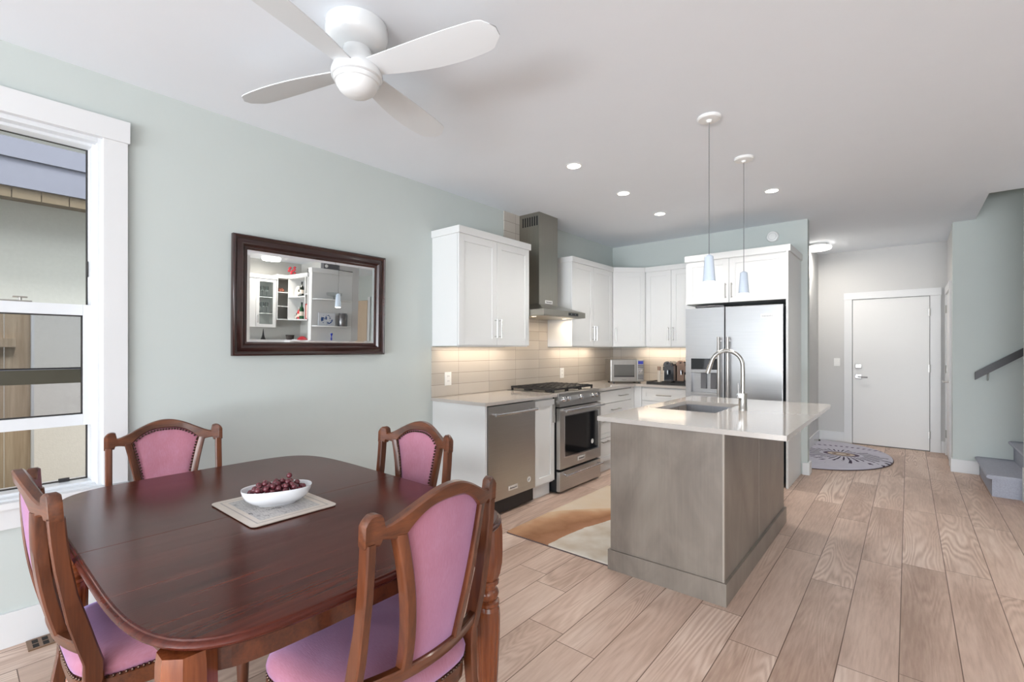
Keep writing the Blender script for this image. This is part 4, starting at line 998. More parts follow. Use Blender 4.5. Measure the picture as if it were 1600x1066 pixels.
for side in (-1, 1):
    rings = []
    n0 = None
    basep = clip(outline(0.0), side); 
    for off, z in edge:
        pl = clip(outline(off), side)
        if len(pl) != len(basep):           # keep the ring size constant across offsets
            while len(pl) > len(basep): pl.pop()
            while len(pl) < len(basep): pl.append(pl[-1].copy())
        rings.append([(p.x, p.y, z) for p in pl])
    c = MB(); c.loft(rings); c.build('table_leaf', W['table'], t, True)
ap = []
c = MB()
for off0, off1 in ((0.075, 0.098),):
    o0, o1 = outline(off0, ex=6), outline(off1, ex=6)
    c.loft([[(p.x, p.y, 0.728) for p in o0], [(p.x, p.y, 0.655) for p in o0], [(p.x, p.y, 0.655) for p in o1], [(p.x, p.y, 0.728) for p in o1]], cap=False, loop=True)
c.build('apron', wood('mahogany_apron', (60, 28, 18), (104, 54, 32), 0.3, 0.4, 0), t)
def leg_mesh():
    c = MB()
    c.lathe([(0.052, 0.727), (0.055, 0.70), (0.056, 0.62), (0.054, 0.585), (0.046, 0.545), (0.036, 0.522)], n=8, rot=PI / 8)
    c.lathe([(0.036, 0.522), (0.040, 0.518), (0.040, 0.508), (0.031, 0.502), (0.030, 0.49), (0.036, 0.484), (0.040, 0.472), (0.036, 0.456), (0.031, 0.450), (0.041, 0.444), (0.042, 0.434), (0.037, 0.428), (0.042, 0.415)], n=28)
    c.lathe([(0.042, 0.415), (0.044, 0.39), (0.043, 0.32), (0.036, 0.18), (0.030, 0.075), (0.026, 0.06), (0.031, 0.05), (0.031, 0.035), (0.024, 0.0)], n=72, f=lambda th, z: (1 - 0.085 * max(0, math.cos(12 * th)) ** 2) if 0.07 < z < 0.40 else 1)
    return c
first = None
for sx, sy in ((1, -1), (1, 1), (-1, -1), (-1, 1)):
    if first is None: first = leg_mesh().build('leg', W['tableside'], t, True); first.location = (sx * 0.685, sy * 0.465, 0)
    else:
        l2 = first.copy(); COL.objects.link(l2); l2.parent = t; l2.location = (sx * 0.685, sy * 0.465, 0)

# placemat, bowl, grapes
PM = (-1.830, 0.792, TH)
t = thing('placemat', 'pale printed hardboard placemat under the fruit bowl', 'placemat', PM, local=True); t.rotation_euler = (0, 0, R(0.5))
def rrect(hx_, hy_, r, z): return [(sx * (hx_ - r) + r * math.cos(a), sy * (hy_ - r) + r * math.sin(a), z) for sx, sy, a0 in ((1, 1, 0), (-1, 1, 90), (-1, -1, 180), (1, -1, 270)) for a in [R(a0 + q * 22.5) for q in range(5)]]
MB().loft([rrect(0.186, 0.150, 0.02, 0.0), rrect(0.187, 0.151, 0.02, 0.0035)]).build('backing', W['cork'], t)
MB().loft([rrect(0.188, 0.152, 0.02, 0.0035), rrect(0.188, 0.152, 0.02, 0.006)]).build('face', W['placemat'], t)
BO = (-1.832, 0.805, TH + 0.006); BA = R(68)
t = thing('fruit_bowl', 'white oval ceramic bowl of grapes on the placemat', 'bowl', BO, local=True); t.rotation_euler = (0, 0, BA)
def oval(a, b, z):
    def sp(v): return math.copysign(abs(v) ** 0.84, v)
    return [(a * sp(math.cos(2 * PI * k / 64)), b * sp(math.sin(2 * PI * k / 64)), z) for k in range(64)]
c = MB(); prof = [(0.066, 0.040, 0.0), (0.070, 0.043, 0.005), (0.092, 0.059, 0.014), (0.109, 0.070, 0.030), (0.118, 0.0765, 0.048), (0.121, 0.0785, 0.0605), (0.1205, 0.078, 0.0625), (0.118, 0.0755, 0.062), (0.1145, 0.073, 0.048), (0.104, 0.065, 0.031), (0.084, 0.052, 0.016), (0.05, 0.03, 0.010), (0.008, 0.006, 0.009)]
c.loft([oval(*p) for p in prof]); c.build('dish', W['ceramic'], t, True)
t = thing('grape_bunch', 'bunch of red grapes piled in the white oval bowl', 'grapes', BO, local=True); t.rotation_euler = (0, 0, BA)
rg = random.Random(5); placed = []
gm = MB().sphere((0, 0, 0), 0.0105, 14, 10, (1, 1, 1.08)); g0 = None
tries = 0
def bowl_floor(x, y): return 0.013 + 0.050 * min(1.0, math.hypot(x / 0.112, y / 0.070)) ** 2.6
while len(placed) < 96 and tries < 6000:
    tries += 1
    x, y = rg.uniform(-0.094, 0.094), rg.uniform(-0.054, 0.054)
    if (x / 0.096) ** 2 + (y / 0.056) ** 2 > 1: continue
    z = bowl_floor(x, y) + 0.0115
    for (px, py, pz) in placed:
        d2 = (x - px) ** 2 + (y - py) ** 2
        if d2 < 0.0202 ** 2: z = max(z, pz + math.sqrt(0.0202 ** 2 - d2))
    lim = 0.058 + 0.024 * (1 - (x / 0.09) ** 2) * (1 - (y / 0.06) ** 2)
    if z > lim: continue
    placed.append((x, y, z))
placed.append((0.042, 0.006, 0.098))
for k, p in enumerate(placed):
    if g0 is None: g0 = gm.build('grape', W['grape'], t, True); g = g0
    else: g = g0.copy(); COL.objects.link(g); g.parent = t
    g.location = p; s_ = rg.uniform(0.9, 1.06); g.scale = (s_, s_, s_); g.rotation_euler = (rg.uniform(0, 3), rg.uniform(0, 3), 0)
c = MB(); c.tube([(-0.05, 0, 0.05), (0.0, 0.004, 0.058), (0.03, 0.006, 0.068), (0.040, 0.006, 0.082)], 0.0016, 6); c.tube([(0.0, 0.004, 0.058), (0.03, -0.02, 0.06)], 0.0013, 6); c.build('stalk', W['stem'], t, True)

# ------------------------------------------------------------------ dining chairs (built once, facing +y)
def yb(z):            # rake of the back
    k = max(0.0, (z - 0.44) / 0.51)
    return -0.205 - 0.085 * k - 0.018 * math.sin(PI * min(1, k))
PX = 0.2205
def bk(x, z, t_): return (x, yb(z) - 0.046 * max(0.0, 1 - (x / PX) ** 2) + t_, z)
def ribbon(mb, A_, B__, th, ch=0.004):
    """solid strip between two front-view curves, mapped on the bowed back"""
    rings = []
    for (ax_, az), (bx_, bz) in zip(A_, B__):
        d = Vector((bx_ - ax_, bz - az)); L_ = d.length; d = d / L_ if L_ else d
        c_ = min(ch, L_ * 0.3)
        def q(s, tt): return bk(ax_ + d.x * s, az + d.y * s, tt)
        rings.append([q(c_, th / 2), q(L_ - c_, th / 2), q(L_, th / 2 - c_), q(L_, -th / 2 + c_), q(L_ - c_, -th / 2), q(c_, -th / 2), q(0, -th / 2 + c_), q(0, th / 2 - c_)])
    return mb.loft(rings)
def crest_top(x):
    ax_ = abs(x)
    if ax_ <= 0.188: return 0.922 + 0.070 * (0.5 + 0.5 * math.cos(PI * ax_ / 0.188)) ** 0.68
    k = (ax_ - 0.188) / 0.050                       # scroll ear over the post
    return 0.922 + 0.032 * math.sin(PI * min(1, 0.10 + k * 0.86)) ** 0.55 if k > 0.05 else 0.922
def crest_bot(x):
    ax_ = abs(x)
    if ax_ <= 0.134: return 0.950 - 0.060 * (ax_ / 0.134) ** 2.7
    if ax_ <= 0.150: return 0.890 - 0.013 * (ax_ - 0.134) / 0.016
    if ax_ <= 0.196: return 0.877 + 0.010 * math.sin(PI / 2 * (ax_ - 0.150) / 0.046)
    if ax_ <= 0.200: return 0.887 - 0.013 * (ax_ - 0.196) / 0.004
    return 0.874
def panel_x(z):       # half-width of the upholstered back
    k = (z - 0.515) / (0.885 - 0.515); return 0.078 + 0.054 * max(0, k) ** 1.6
def seat_poly(off, z):
    pts = []
    for k in range(64):
        th = 2 * PI * k / 64; cs, sn = math.cos(th), math.sin(th)
        r = (abs(cs) ** 5.0 + abs(sn) ** 5.0) ** (-1 / 5.0)
        v = r * sn * (0.236 - off) - 0.010; u = r * cs * ((0.236 + 0.026 * (r * sn)) - off)
        pts.append((u, v + 0.005, z))
    return pts
def make_chair():
    t = thing('dining_chair', 'tmp', 'chair', (0, 0, 0), 'pink velvet dining chairs around the table', local=True)
    xs = sorted(set([-0.238 + 0.476 * k / 90 for k in range(91)] + [s * v for s in (-1, 1) for v in (0.196, 0.200, 0.134, 0.150, 0.188)]))
    c = MB(); ribbon(c, [(x, crest_bot(x)) for x in xs], [(x, crest_top(x)) for x in xs], 0.030, 0.005); c.build('crest_rail', W['chairrail'], t, True)
    for s in (-1, 1):
        c = MB(); rings = []
        for z in [0.0, 0.15, 0.30, 0.40, 0.45, 0.50, 0.58, 0.66, 0.74, 0.82, 0.882]:
            y = yb(z) if z > 0.44 else -0.205 - 0.075 * ((0.44 - z) / 0.44) ** 1.5
            x = s * (PX if z > 0.5 else PX - 0.012 * (0.5 - z) / 0.5); hw = 0.0135; hd = 0.019 if z < 0.35 or z > 0.6 else 0.023
            rings.append([(x - hw, y - hd + .004, z), (x - hw + .004, y - hd, z), (x + hw - .004, y - hd, z), (x + hw, y - hd + .004, z), (x + hw, y + hd - .004, z), (x + hw - .004, y + hd, z), (x - hw + .004, y + hd, z), (x - hw, y + hd - .004, z)])
        c.loft(rings); c.build('back_post', W['chair'], t, True)
        zz = [0.508 + (0.892 - 0.508) * k / 14 for k in range(15)]
        c = MB(); ribbon(c, [(s * panel_x(z), z) for z in zz], [(s * (panel_x(z) + 0.031), z) for z in zz], 0.034, 0.005); c.build('splat', W['chair'], t, True)
        c = MB()                                # tapered front leg
        c.lathe([(0.024, 0.36), (0.024, 0.33), (0.019, 0.32), (0.023, 0.31), (0.017, 0.16), (0.013, 0.03), (0.016, 0.02), (0.014, 0.0)], (s * 0.212, 0.195, 0), 16); c.build('front_leg', W['chair'], t, True)
    xs2 = [-0.215 + 0.43 * k / 30 for k in range(31)]
    c = MB(); ribbon(c, [(x, 0.472) for x in xs2], [(x, 0.514) for x in xs2], 0.028, 0.004); c.build('lower_rail', W['chairrail'], t, True)
    # upholstered back panel, softly padded front and back
    c = MB(); nu, nv = 20, 24
    for sgn in (1, -1):
        g = []
        for j in range(nv + 1):
            row = []
            for i in range(nu + 1):
                u = -1 + 2 * i / nu; v = j / nv
                xx = u * 0.132; ztop = crest_bot(xx * 0.985) + 0.002
                z = 0.510 + v * (ztop - 0.510); x = u * min(0.1335, panel_x(z) + 0.002)
                pad = 0.011 * (1 - u ** 6) * (1 - (2 * v - 1) ** 8)
                row.append(c.b.verts.new(bk(x, z, (0.004 + pad) if sgn > 0 else -(0.001 + pad * 0.25))))
            g.append(row)
        for j in range(nv):
            for i in range(nu):
                f = (g[j][i], g[j][i + 1], g[j + 1][i + 1], g[j + 1][i])
                c.b.faces.new(f if sgn < 0 else f[::-1])
    pn = c.build('back_panel', W['velvet'], t, True)
    c = MB()
    rim = [(s * (panel_x(0.52 + 0.36 * k / 26) - 0.004), 0.52 + 0.36 * k / 26) for s in (-1, 1) for k in range(27)] + [(-0.130 + 0.26 * k / 22, crest_bot((-0.130 + 0.26 * k / 22)) - 0.006) for k in range(23)]
    for x, z in rim: c.sphere(bk(x, z, 0.0145), 0.0048, 8, 5)
    c.build('nail_trim', W['nail'], pn, True)
    c = MB(); c.loft([seat_poly(0.004, 0.325), seat_poly(0.0, 0.33), seat_poly(0.0, 0.375), seat_poly(0.006, 0.382)]); fr = c.build('seat_frame', W['chairrail'], t, True)
    c = MB(); c.loft([seat_poly(0.010, 0.378), seat_poly(-0.004, 0.394), seat_poly(-0.006, 0.412), seat_poly(0.002, 0.434), seat_poly(0.020, 0.450), seat_poly(0.055, 0.460), seat_poly(0.11, 0.465), seat_poly(0.19, 0.467)]); se = c.build('seat', W['velvet'], t, True)
    c = MB(); sp_ = seat_poly(-0.003, 0.384)
    for k in range(64):
        p, q = Vector(sp_[k]), Vector(sp_[(k + 1) % 64]); nseg = max(1, round((q - p).length / 0.015))
        for m_ in range(nseg): c.sphere(p.lerp(q, m_ / nseg), 0.0048, 7, 4)
    c.build('nail_trim', W['nail'], se, True)
    return t
ch = make_chair()
GRP = 'pink velvet dining chairs around the table'
def put(first, backx, backy, ang, lab):
    """place so that the middle of the back's top sits at (backx, backy); ang = facing direction from +y"""
    a = ang; off = Vector((0, -0.29)); off = Vector((off.x * math.cos(a) - off.y * math.sin(a), off.x * math.sin(a) + off.y * math.cos(a)))
    loc = (backx - off.x, backy - off.y, 0)
    if first: ch.location = loc; ch.rotation_euler = (0, 0, a); ch['label'] = lab; return ch
    return dup(ch, loc, a, lab, GRP)
put(True, -0.997, 0.870, R(92), 'carved wooden chair with pink velvet seat nearest the camera, its back to the viewer')
put(False, -2.842, 0.708, R(-100), 'carved chair with pink velvet back between the table and the mirror wall')
put(False, -1.835, 1.455, R(186), 'carved chair with pink velvet back on the dishwasher side of the table')
put(False, -2.020, 0.190, R(0), 'carved chair seen side-on at the left end of the table by the window')

# ------------------------------------------------------------------ mirror (hangs slightly forward)
mt = thing('wall_mirror', 'rectangular mirror in a wide dark wood frame on the sage wall', 'mirror', (-3.105, 1.63, 1.675), local=True)
mt.rotation_euler = (0, R(1.25), R(-1.0))
hw, hh_, fw = 0.530, 0.369, 0.086
prof = [(0.0, -0.012), (0.0, 0.020), (0.003, 0.026), (0.009, 0.029), (0.014, 0.026), (0.019, 0.017), (0.026, 0.014), (0.034, 0.018), (0.046, 0.024), (0.056, 0.022), (0.064, 0.012), (0.068, 0.008), (0.074, 0.010), (0.080, 0.007), (0.086, 0.001), (0.086, -0.012)]
c = MB(); rings = []
for sy, sz in ((1, 1), (-1, 1), (-1, -1), (1, -1)): rings.append([(x, sy * (hw - d), sz * (hh_ - d)) for d, x in prof])
c.loft(rings, loop=True); c.build('frame', W['mirrorwood'], mt, True)
iw, ih = hw - fw + 0.004, hh_ - fw + 0.004; bv = 0.020
c = MB(); c.loft([[(0.0, sy * iw, sz * ih) for sy, sz in ((1, 1), (-1, 1), (-1, -1), (1, -1))], [(0.0015, sy * (iw - bv), sz * (ih - bv)) for sy, sz in ((1, 1), (-1, 1), (-1, -1), (1, -1))]], cap=False)
gl = c.build('bevel', W['bevel'], mt)
c = MB(); c.loft([[(-0.008, sy * (iw - bv), sz * (ih - bv)) for sy, sz in ((1, 1), (-1, 1), (-1, -1), (1, -1))], [(0.0015, sy * (iw - bv), sz * (ih - bv)) for sy, sz in ((1, 1), (-1, 1), (-1, -1), (1, -1))]]); c.build('glass', W['mirror'], mt)

# floor vent
t = thing('floor_register', 'brown slotted floor vent by the baseboard under the window', 'vent', (-3.06, 0.44, 0))
MB().box(-3.108, -3.0, 0.235, 0.56, 0.0, 0.006, 0.002).build('plate', W['vent'], t)
c = MB()
for k in range(9):
    for q in range(2): c.box(-3.092 + q * 0.045, -3.056 + q * 0.045, 0.252 + k * 0.033, 0.272 + k * 0.033, 0.005, 0.0066)
c.build('slots', W['ventdark'], t)

# ------------------------------------------------------------------ ceiling fan
FX, FYY = -1.825, 1.139
t = thing('ceiling_fan', 'glossy white four-blade ceiling fan above the dining table', 'ceiling fan', (FX, FYY, H))
MB().lathe([(0.128, 2.7395), (0.130, 2.735), (0.130, 2.694), (0.127, 2.676), (0.118, 2.662), (0.10, 2.651), (0.075, 2.644), (0.05, 2.640)], (FX, FYY, 0), 48).build('canopy', W['fanwhite'], t, True)
MB().lathe([(0.056, 2.66), (0.058, 2.64), (0.070, 2.61), (0.092, 2.575), (0.104, 2.548), (0.108, 2.53), (0.105, 2.516), (0.098, 2.512)], (FX, FYY, 0), 48).build('motor_housing', W['fanwhite'], t, True)
MB().lathe([(0.094, 2.515), (0.094, 2.509)], (FX, FYY, 0), 48).build('seam_ring', W['grey'], t)
MB().lathe([(0.098, 2.510), (0.097, 2.502), (0.093, 2.494), (0.088, 2.492)], (FX, FYY, 0), 48).build('light_ring', W['fanwhite'], t, True)
MB().lathe([(0.088, 2.494), (0.085, 2.482), (0.074, 2.463), (0.055, 2.448), (0.03, 2.440), (0.0, 2.438)], (FX, FYY, 0), 48).build('light_bowl', W['opal'], t, True)
for k in range(4):
    rings = []
    for q in range(23):
        s = q / 22; r = 0.075 + 0.575 * s
        wd_ = 0.046 + 0.032 * math.sin(PI / 2 * min(1, s * 1.5)) - 0.012 * max(0, (s - 0.66) / 0.34) ** 2
        wd_ *= (1 - max(0, (s - 0.90) / 0.10) ** 3 * 0.42)
        off = 0.012 * math.sin(PI * s); zz = 2.548
        rings.append([(r + 0.022 * (1 - v * v) * max(0, (s - 0.8) / 0.2), v * wd_ + off, h_) for v, h_ in ((-1, -0.002), (-0.5, -0.0035), (0.5, -0.0035), (1, -0.002), (1, 0.002), (0.5, 0.0035), (-0.5, 0.0035), (-1, 0.002))])
    c = MB(); c.loft(rings)
    c.build('blade', W['blade'], t, True, xf=Matrix.Translation((FX, FYY, 2.55)) @ Matrix.Rotation(R(17.3 + 90 * k), 4, 'Z') @ Matrix.Rotation(R(-12), 4, 'X'))

# ------------------------------------------------------------------ pendants, recessed lights, flush lamps
for lab, x, y in (('nearer white cone pendant light hanging over the island', -0.916, 2.938), ('farther white cone pendant light hanging over the island', -0.919, 3.731)):
    t = thing('pendant_light', lab, 'pendant light', (x, y, H), 'pendant lights over the island')
    MB().lathe([(0.066, H - 0.0005), (0.066, H - 0.012), (0.060, H - 0.018), (0.018, H - 0.020), (0.012, H - 0.034), (0.004, H - 0.036)], (x, y, 0), 32).build('ceiling_canopy', W['white'], t, True)
    c = MB(); c.tube([(x, y, H - 0.03), (x, y, 1.905)], 0.0022, 6); c.build('cord', W['grey'], t)
    sh = MB().lathe([(0.006, 1.915), (0.022, 1.905), (0.025, 1.90), (0.036, 1.752), (0.033, 1.752), (0.023, 1.89)], (x, y, 0), 32, cap=False).build('shade', W['pendant'], t, True)
    MB().lathe([(0.0325, 1.757), (0.0325, 1.754), (0.026, 1.747), (0, 1.745)], (x, y, 0), 28).build('bulb', W['bulb'], t, True)
    d = bpy.data.lights.new('pendant_lamp', 'SPOT'); d.energy = 9; d.spot_size = R(130); d.spot_blend = 0.7; d.shadow_soft_size = 0.03; d.color = (1, 0.96, 0.91)
    o = bpy.data.objects.new('pendant_lamp', d); COL.objects.link(o); o.location = (x, y, 1.738)
for lab, x, y in (('recessed ceiling light nearest the dining table', -1.948, 3.061), ('middle recessed light of the row over the cabinets', -1.952, 3.885), ('far recessed light of the row near the kitchen corner', -1.961, 4.716), ('recessed ceiling light behind the pendants near the refrigerator', -0.919, 4.66)):
    t = thing('recessed_light', lab, 'ceiling light', (x, y, H), 'recessed ceiling lights')
    MB().lathe([(0.062, H), (0.062, H - 0.004), (0.050, H - 0.005), (0.049, H - 0.001)], (x, y, 0), 32, cap=False).build('trim_ring', W['white'], t, True)
    MB().lathe([(0.049, H - 0.001), (0.049, H - 0.003), (0, H - 0.0032)], (x, y, 0), 32).build('lens', W['lampface'], t)
    d = bpy.data.lights.new('recessed_lamp', 'SPOT'); d.energy = 32; d.spot_size = R(140); d.spot_blend = 0.8; d.shadow_soft_size = 0.05; d.color = (1, 0.96, 0.91)
    o = bpy.data.objects.new('recessed_lamp', d); COL.objects.link(o); o.location = (x, y, H - 0.012)
for lab, x, y, p in (('round flush ceiling lamp glowing in the entry hall', -0.92, 7.42, 13), ('round flush ceiling lamp in the nook, seen in the mirror', 2.40, 3.44, 12)):
    t = thing('flush_ceiling_lamp', lab, 'ceiling lamp', (x, y, H), 'flush ceiling lamps')
    MB().lathe([(0.10, H), (0.10, H - 0.03), (0.14, H - 0.032), (0.14, H - 0.04)], (x, y, 0), 40).build('mount', W['white'], t, True)
    MB().lathe([(0.152, H - 0.042), (0.155, H - 0.05), (0.150, H - 0.075), (0.12, H - 0.085), (0, H - 0.088)], (x, y, 0), 40).build('diffuser', W['hallglow'], t, True)
    d = bpy.data.lights.new('flush_lamp', 'AREA'); d.shape = 'DISK'; d.size = 0.28; d.energy = p; d.color = (1, 0.94, 0.86)
    o = bpy.data.objects.new('flush_lamp', d); COL.objects.link(o); o.location = (x, y, H - 0.092)

# ------------------------------------------------------------------ nook with display shelves (seen in the mirror)
NX, NYF = 2.77, 3.89
t = thing('glass_door_cabinet', 'white wall cabinet with a glass door, left in the mirror view', 'cabinet', (XN, 3.45, 1.49))
c = MB(); c.box(NX + 0.02, XN - 0.001, 3.20, 3.22, 1.485, 2.36); c.box(NX + 0.02, XN - 0.001, 3.335, 3.352, 1.485, 2.36); c.box(NX + 0.02, XN - 0.001, 3.672, 3.69, 1.485, 2.36)
for z in (1.485, 1.745, 2.04, 2.345): c.box(NX + 0.02, XN - 0.001, 3.20, 3.69, z, z + 0.016)
c.box(XN - 0.012, XN - 0.001, 3.20, 3.69, 1.485, 2.36); c.build('body', W['cab'], t)
MB().box(NX, NX + 0.02, 3.20, 3.334, 1.485, 2.36, 0.001).build('filler_panel', W['cab'], t)
c = MB(); st_ = 0.055
for a in ((3.338, 3.338 + st_, 1.485, 2.36), (3.682 - st_, 3.682, 1.485, 2.36), (3.338 + st_, 3.682 - st_, 2.36 - st_, 2.36), (3.338 + st_, 3.682 - st_, 1.485, 1.485 + st_)): c.box(NX, NX + 0.02, *a, 0.001)
dd = c.build('door', W['cab'], t)
MB().box(NX + 0.008, NX + 0.012, 3.338 + st_, 3.682 - st_, 1.485 + st_, 2.36 - st_).build('pane', W['cabglass'], dd)
handle_c = MB(); handle_c.tube([(NX - 0.03, 3.365, 1.56), (NX - 0.03, 3.365, 1.70)], 0.005, 8); handle_c.tube([(NX, 3.365, 1.575), (NX - 0.03, 3.365, 1.575)], 0.004, 6); handle_c.tube([(NX, 3.365, 1.685), (NX - 0.03, 3.365, 1.685)], 0.004, 6); handle_c.build('handle', W['nickel'], dd)
MB().box(NX - 0.02, XN - 0.001, 3.19, 3.69, 2.36, 2.425, 0.002).build('crown', W['cab'], t)
t = thing('open_shelf_unit', 'white open display shelves along the nook wall, centre of the mirror view', 'shelves', (2.4, YN, 1.63))
c = MB(); c.box(1.952, XN - 0.001, YN - 0.014, YN - 0.001, 1.63, 2.42)
for z in (1.63, 2.395): c.box(1.952, NX, NYF, YN - 0.002, z, z + 0.020); c.box(NX - 0.001, XN - 0.001, 3.70, YN - 0.002, z, z + 0.020)
for x in (1.952, 2.06, 2.752): c.box(x, x + 0.018, NYF, YN - 0.002, 1.63, 2.41)
c.box(NX, XN - 0.001, 3.695, 3.71, 1.63, 2.41); c.box(2.06, 2.752, NYF + 0.005, YN - 0.01, 2.045, 2.062); c.box(1.952, 2.06, NYF + 0.005, YN - 0.01, 2.085, 2.10)
for z in (1.875, 2.13): c.box(NX, XN - 0.001, 3.71, YN - 0.01, z, z + 0.015)
c.box(1.952, NX + 0.01, NYF - 0.02, YN - 0.002, 2.412, 2.46, 0.002); c.box(NX - 0.01, XN - 0.001, 3.695, YN - 0.002, 2.412, 2.46, 0.002)
c.build('frame', W['cab'], t)
t = thing('tall_shelf_panel', 'tall white end panel with two curved shelves, right in the mirror view', 'shelves', (1.83, 4.29, 0))
MB().box(1.832, 1.95, 3.90, 4.664, 0, 2.47, 0.002).build('panel', W['cab'], t)
for z in (1.545, 2.015):
    pl = [(1.832, 3.915), (1.832, 4.655)] + [(1.832 - 0.18 * math.sin(PI * k / 14) ** 0.6, 4.655 - 0.74 * k / 14) for k in range(1, 14)]
    MB().prism(pl, 'z', z - 0.02, z).build('curved_shelf', W['cab'], t)
c = MB(); pl = [(1.95, 3.89), (1.95, 4.66), (1.82, 4.66)] + [(1.82 - 0.05 * math.sin(PI * k / 14), 4.66 - 0.77 * k / 14) for k in range(1, 14)] + [(1.82, 3.89)]
c.prism(pl, 'z', 2.47, 2.545); c.build('crown', W['cab'], t)
t = thing('bar_counter', 'pale raised counter below the display shelves in the mirror', 'counter', (2.5, 3.9, 0))
c = MB(); c.box(2.52, XN - 0.001, 2.9, YN - 0.002, 1.19, 1.225, 0.003); c.box(1.955, 2.52, 3.72, YN - 0.002, 1.19, 1.225, 0.003); c.build('top', W['ceramic'], t)
c = MB(); c.box(2.58, XN - 0.001, 2.95, YN - 0.002, 0, 1.19); c.box(1.955, 2.58, 3.80, YN - 0.002, 0, 1.19); c.build('base', W['cab'], t)
MZ = 1.225


def bottle(x, y, z, h, r, mat, lab, cap=None):
    t = thing('bottle', lab, 'bottle', (x, y, z), 'bottles on the display shelves')
    MB().lathe([(r * 0.9, 0), (r, 0.008), (r, h * 0.58), (r * 0.75, h * 0.68), (r * 0.36, h * 0.76), (r * 0.34, h * 0.9)], (x, y, z), 18).build('glass_body', mat, t, True)
    MB().lathe([(r * 0.40, h * 0.88), (r * 0.40, h), (0, h)], (x, y, z), 14).build('cap', cap or W['red'], t, True)
    MB().lathe([(r * 1.01, h * 0.2), (r * 1.01, h * 0.45)], (x, y, z), 18, cap=False).build('paper_label', W['floral'], t, True)
bottle(2.37, 3.97, 2.062, 0.27, 0.036, W['bottle'], 'tall dark bottle on the upper open shelf in the mirror', W['black'])
bottle(2.47, 3.98, 2.062, 0.20, 0.034, W['bottle'], 'short dark bottle beside the floral plate in the mirror', W['nickel'])
bottle(2.36, 3.97, 1.65, 0.31, 0.040, W['green'], 'tall green bottle on the lower open shelf in the mirror', W['black'])
bottle(2.43, 3.96, 1.65, 0.22, 0.038, W['red'], 'red bottle on the lower open shelf in the mirror', W['nickel'])
bottle(2.52, 3.98, 1.65, 0.17, 0.034, W['bottle'], 'squat dark bottle on the lower open shelf in the mirror', W['red'])
bottle(2.60, 3.98, 1.65, 0.12, 0.03, W['nickel'], 'small silver flask at the end of the lower open shelf in the mirror', W['nickel'])
t = thing('floral_plate', 'floral plate standing on the upper open shelf in the mirror', 'plate', (2.62, 4.0, 2.062))
c = MB(); c.lathe([(0.10, 0), (0.108, 0.008), (0.07, 0.012), (0, 0.012)], n=32); c.build('disc', W['floral'], t, True, xf=Matrix.Translation((2.62, 4.0, 2.165)) @ Matrix.Rotation(R(80), 4, 'X'))
t = thing('picture_frame', 'red picture frame standing on the narrow open shelf in the mirror', 'frame', (2.01, 3.97, 1.65))
c = MB()
for a in ((1.972, 1.990, 1.65, 1.92), (2.04, 2.058, 1.65, 1.92), (1.972, 2.058, 1.90, 1.92), (1.972, 2.058, 1.65, 1.67)): c.box(a[0], a[1], 3.895, 3.91, a[2], a[3])
c.build('frame', W['red'], t); MB().box(1.99, 2.04, 3.90, 3.908, 1.67, 1.90).build('print', W['floral'], t)
t = thing('shell_bowl', 'heap of terracotta shells on the corner shelf in the mirror', 'ornament', (2.9, 3.82, 2.145))
c = MB(); [c.sphere((2.86 + 0.035 * (k % 4), 3.78 + 0.05 * (k // 4), 2.175 + 0.02 * (k % 2)), 0.032, 10, 7, (1, 1, 0.9)) for k in range(8)]; c.build('shells', W['terra'], t, True)
t = thing('coral_flower', 'coral red flower ornament on top of the corner shelves in the mirror', 'flower', (2.75, 3.93, 2.46))
c = MB(); [c.sphere((2.73 + 0.055 * math.cos(k * 2.1) * (k % 3) * 0.7, 3.93 + 0.05 * math.sin(k * 1.7), 2.50 + 0.014 * k), 0.034, 8, 6, (1, 0.7, 0.6)) for k in range(9)]; c.build('petals', W['coral'], t, True)
MB().tube([(2.75, 3.93, 2.46), (2.74, 3.93, 2.52)], 0.006).build('stem', W['green'], t)
t = thing('black_box', 'small black box on top of the open shelves in the mirror', 'box', (2.02, 3.99, 2.46)); MB().box(1.965, 2.075, 3.93, 4.05, 2.46, 2.545, 0.004).build('case', W['black'], t)
t = thing('radio', 'grey radio lying on top of the tall shelf panel in the mirror', 'radio', (1.88, 4.25, 2.545)); MB().box(1.82, 1.93, 4.10, 4.40, 2.545, 2.66, 0.006).build('case', W['grey'], t)
c = MB(); c.lathe([(0.028, 0), (0.028, 0.006), (0, 0.006)], n=20); c.build('dial', W['white'], t, True, xf=Matrix.Translation((1.82, 4.15, 2.60)) @ Matrix.Rotation(R(-90), 4, 'Y'))
t = thing('painted_plaque', 'blue and white painted plaque on the lower curved shelf in the mirror', 'plaque', (1.80, 4.165, 1.545), local=True); MB().box(-0.006, 0.006, -0.155, 0.155, 0, 0.225, 0.002).build('tile', W['delft'], t)
t = thing('pewter_canister', 'embossed pewter canister on the lower curved shelf in the mirror', 'canister', (1.745, 4.44, 1.545))
MB().lathe([(0.076, 0), (0.08, 0.01), (0.08, 0.20), (0.072, 0.212), (0.072, 0.235), (0, 0.24)], (1.745, 4.44, 1.545), 28).build('body', W['tin'], t, True)
t = thing('glass_cake_dome', 'clear glass dish on the upper curved shelf in the mirror', 'glass dish', (1.75, 4.27, 2.015))
MB().lathe([(0.05, 0), (0.012, 0.01), (0.012, 0.05), (0.12, 0.07), (0.13, 0.12)], (1.75, 4.27, 2.015), 28, cap=False).build('bowl', W['cabglass'], t, True)
t = thing('candlestick', 'cobalt blue glass candlestick below the curved shelves in the mirror', 'candlestick', (1.76, 4.24, 1.27))
pl = [(1.832, 3.915), (1.832, 4.655)] + [(1.832 - 0.18 * math.sin(PI * k / 14) ** 0.6, 4.655 - 0.74 * k / 14) for k in range(1, 14)]
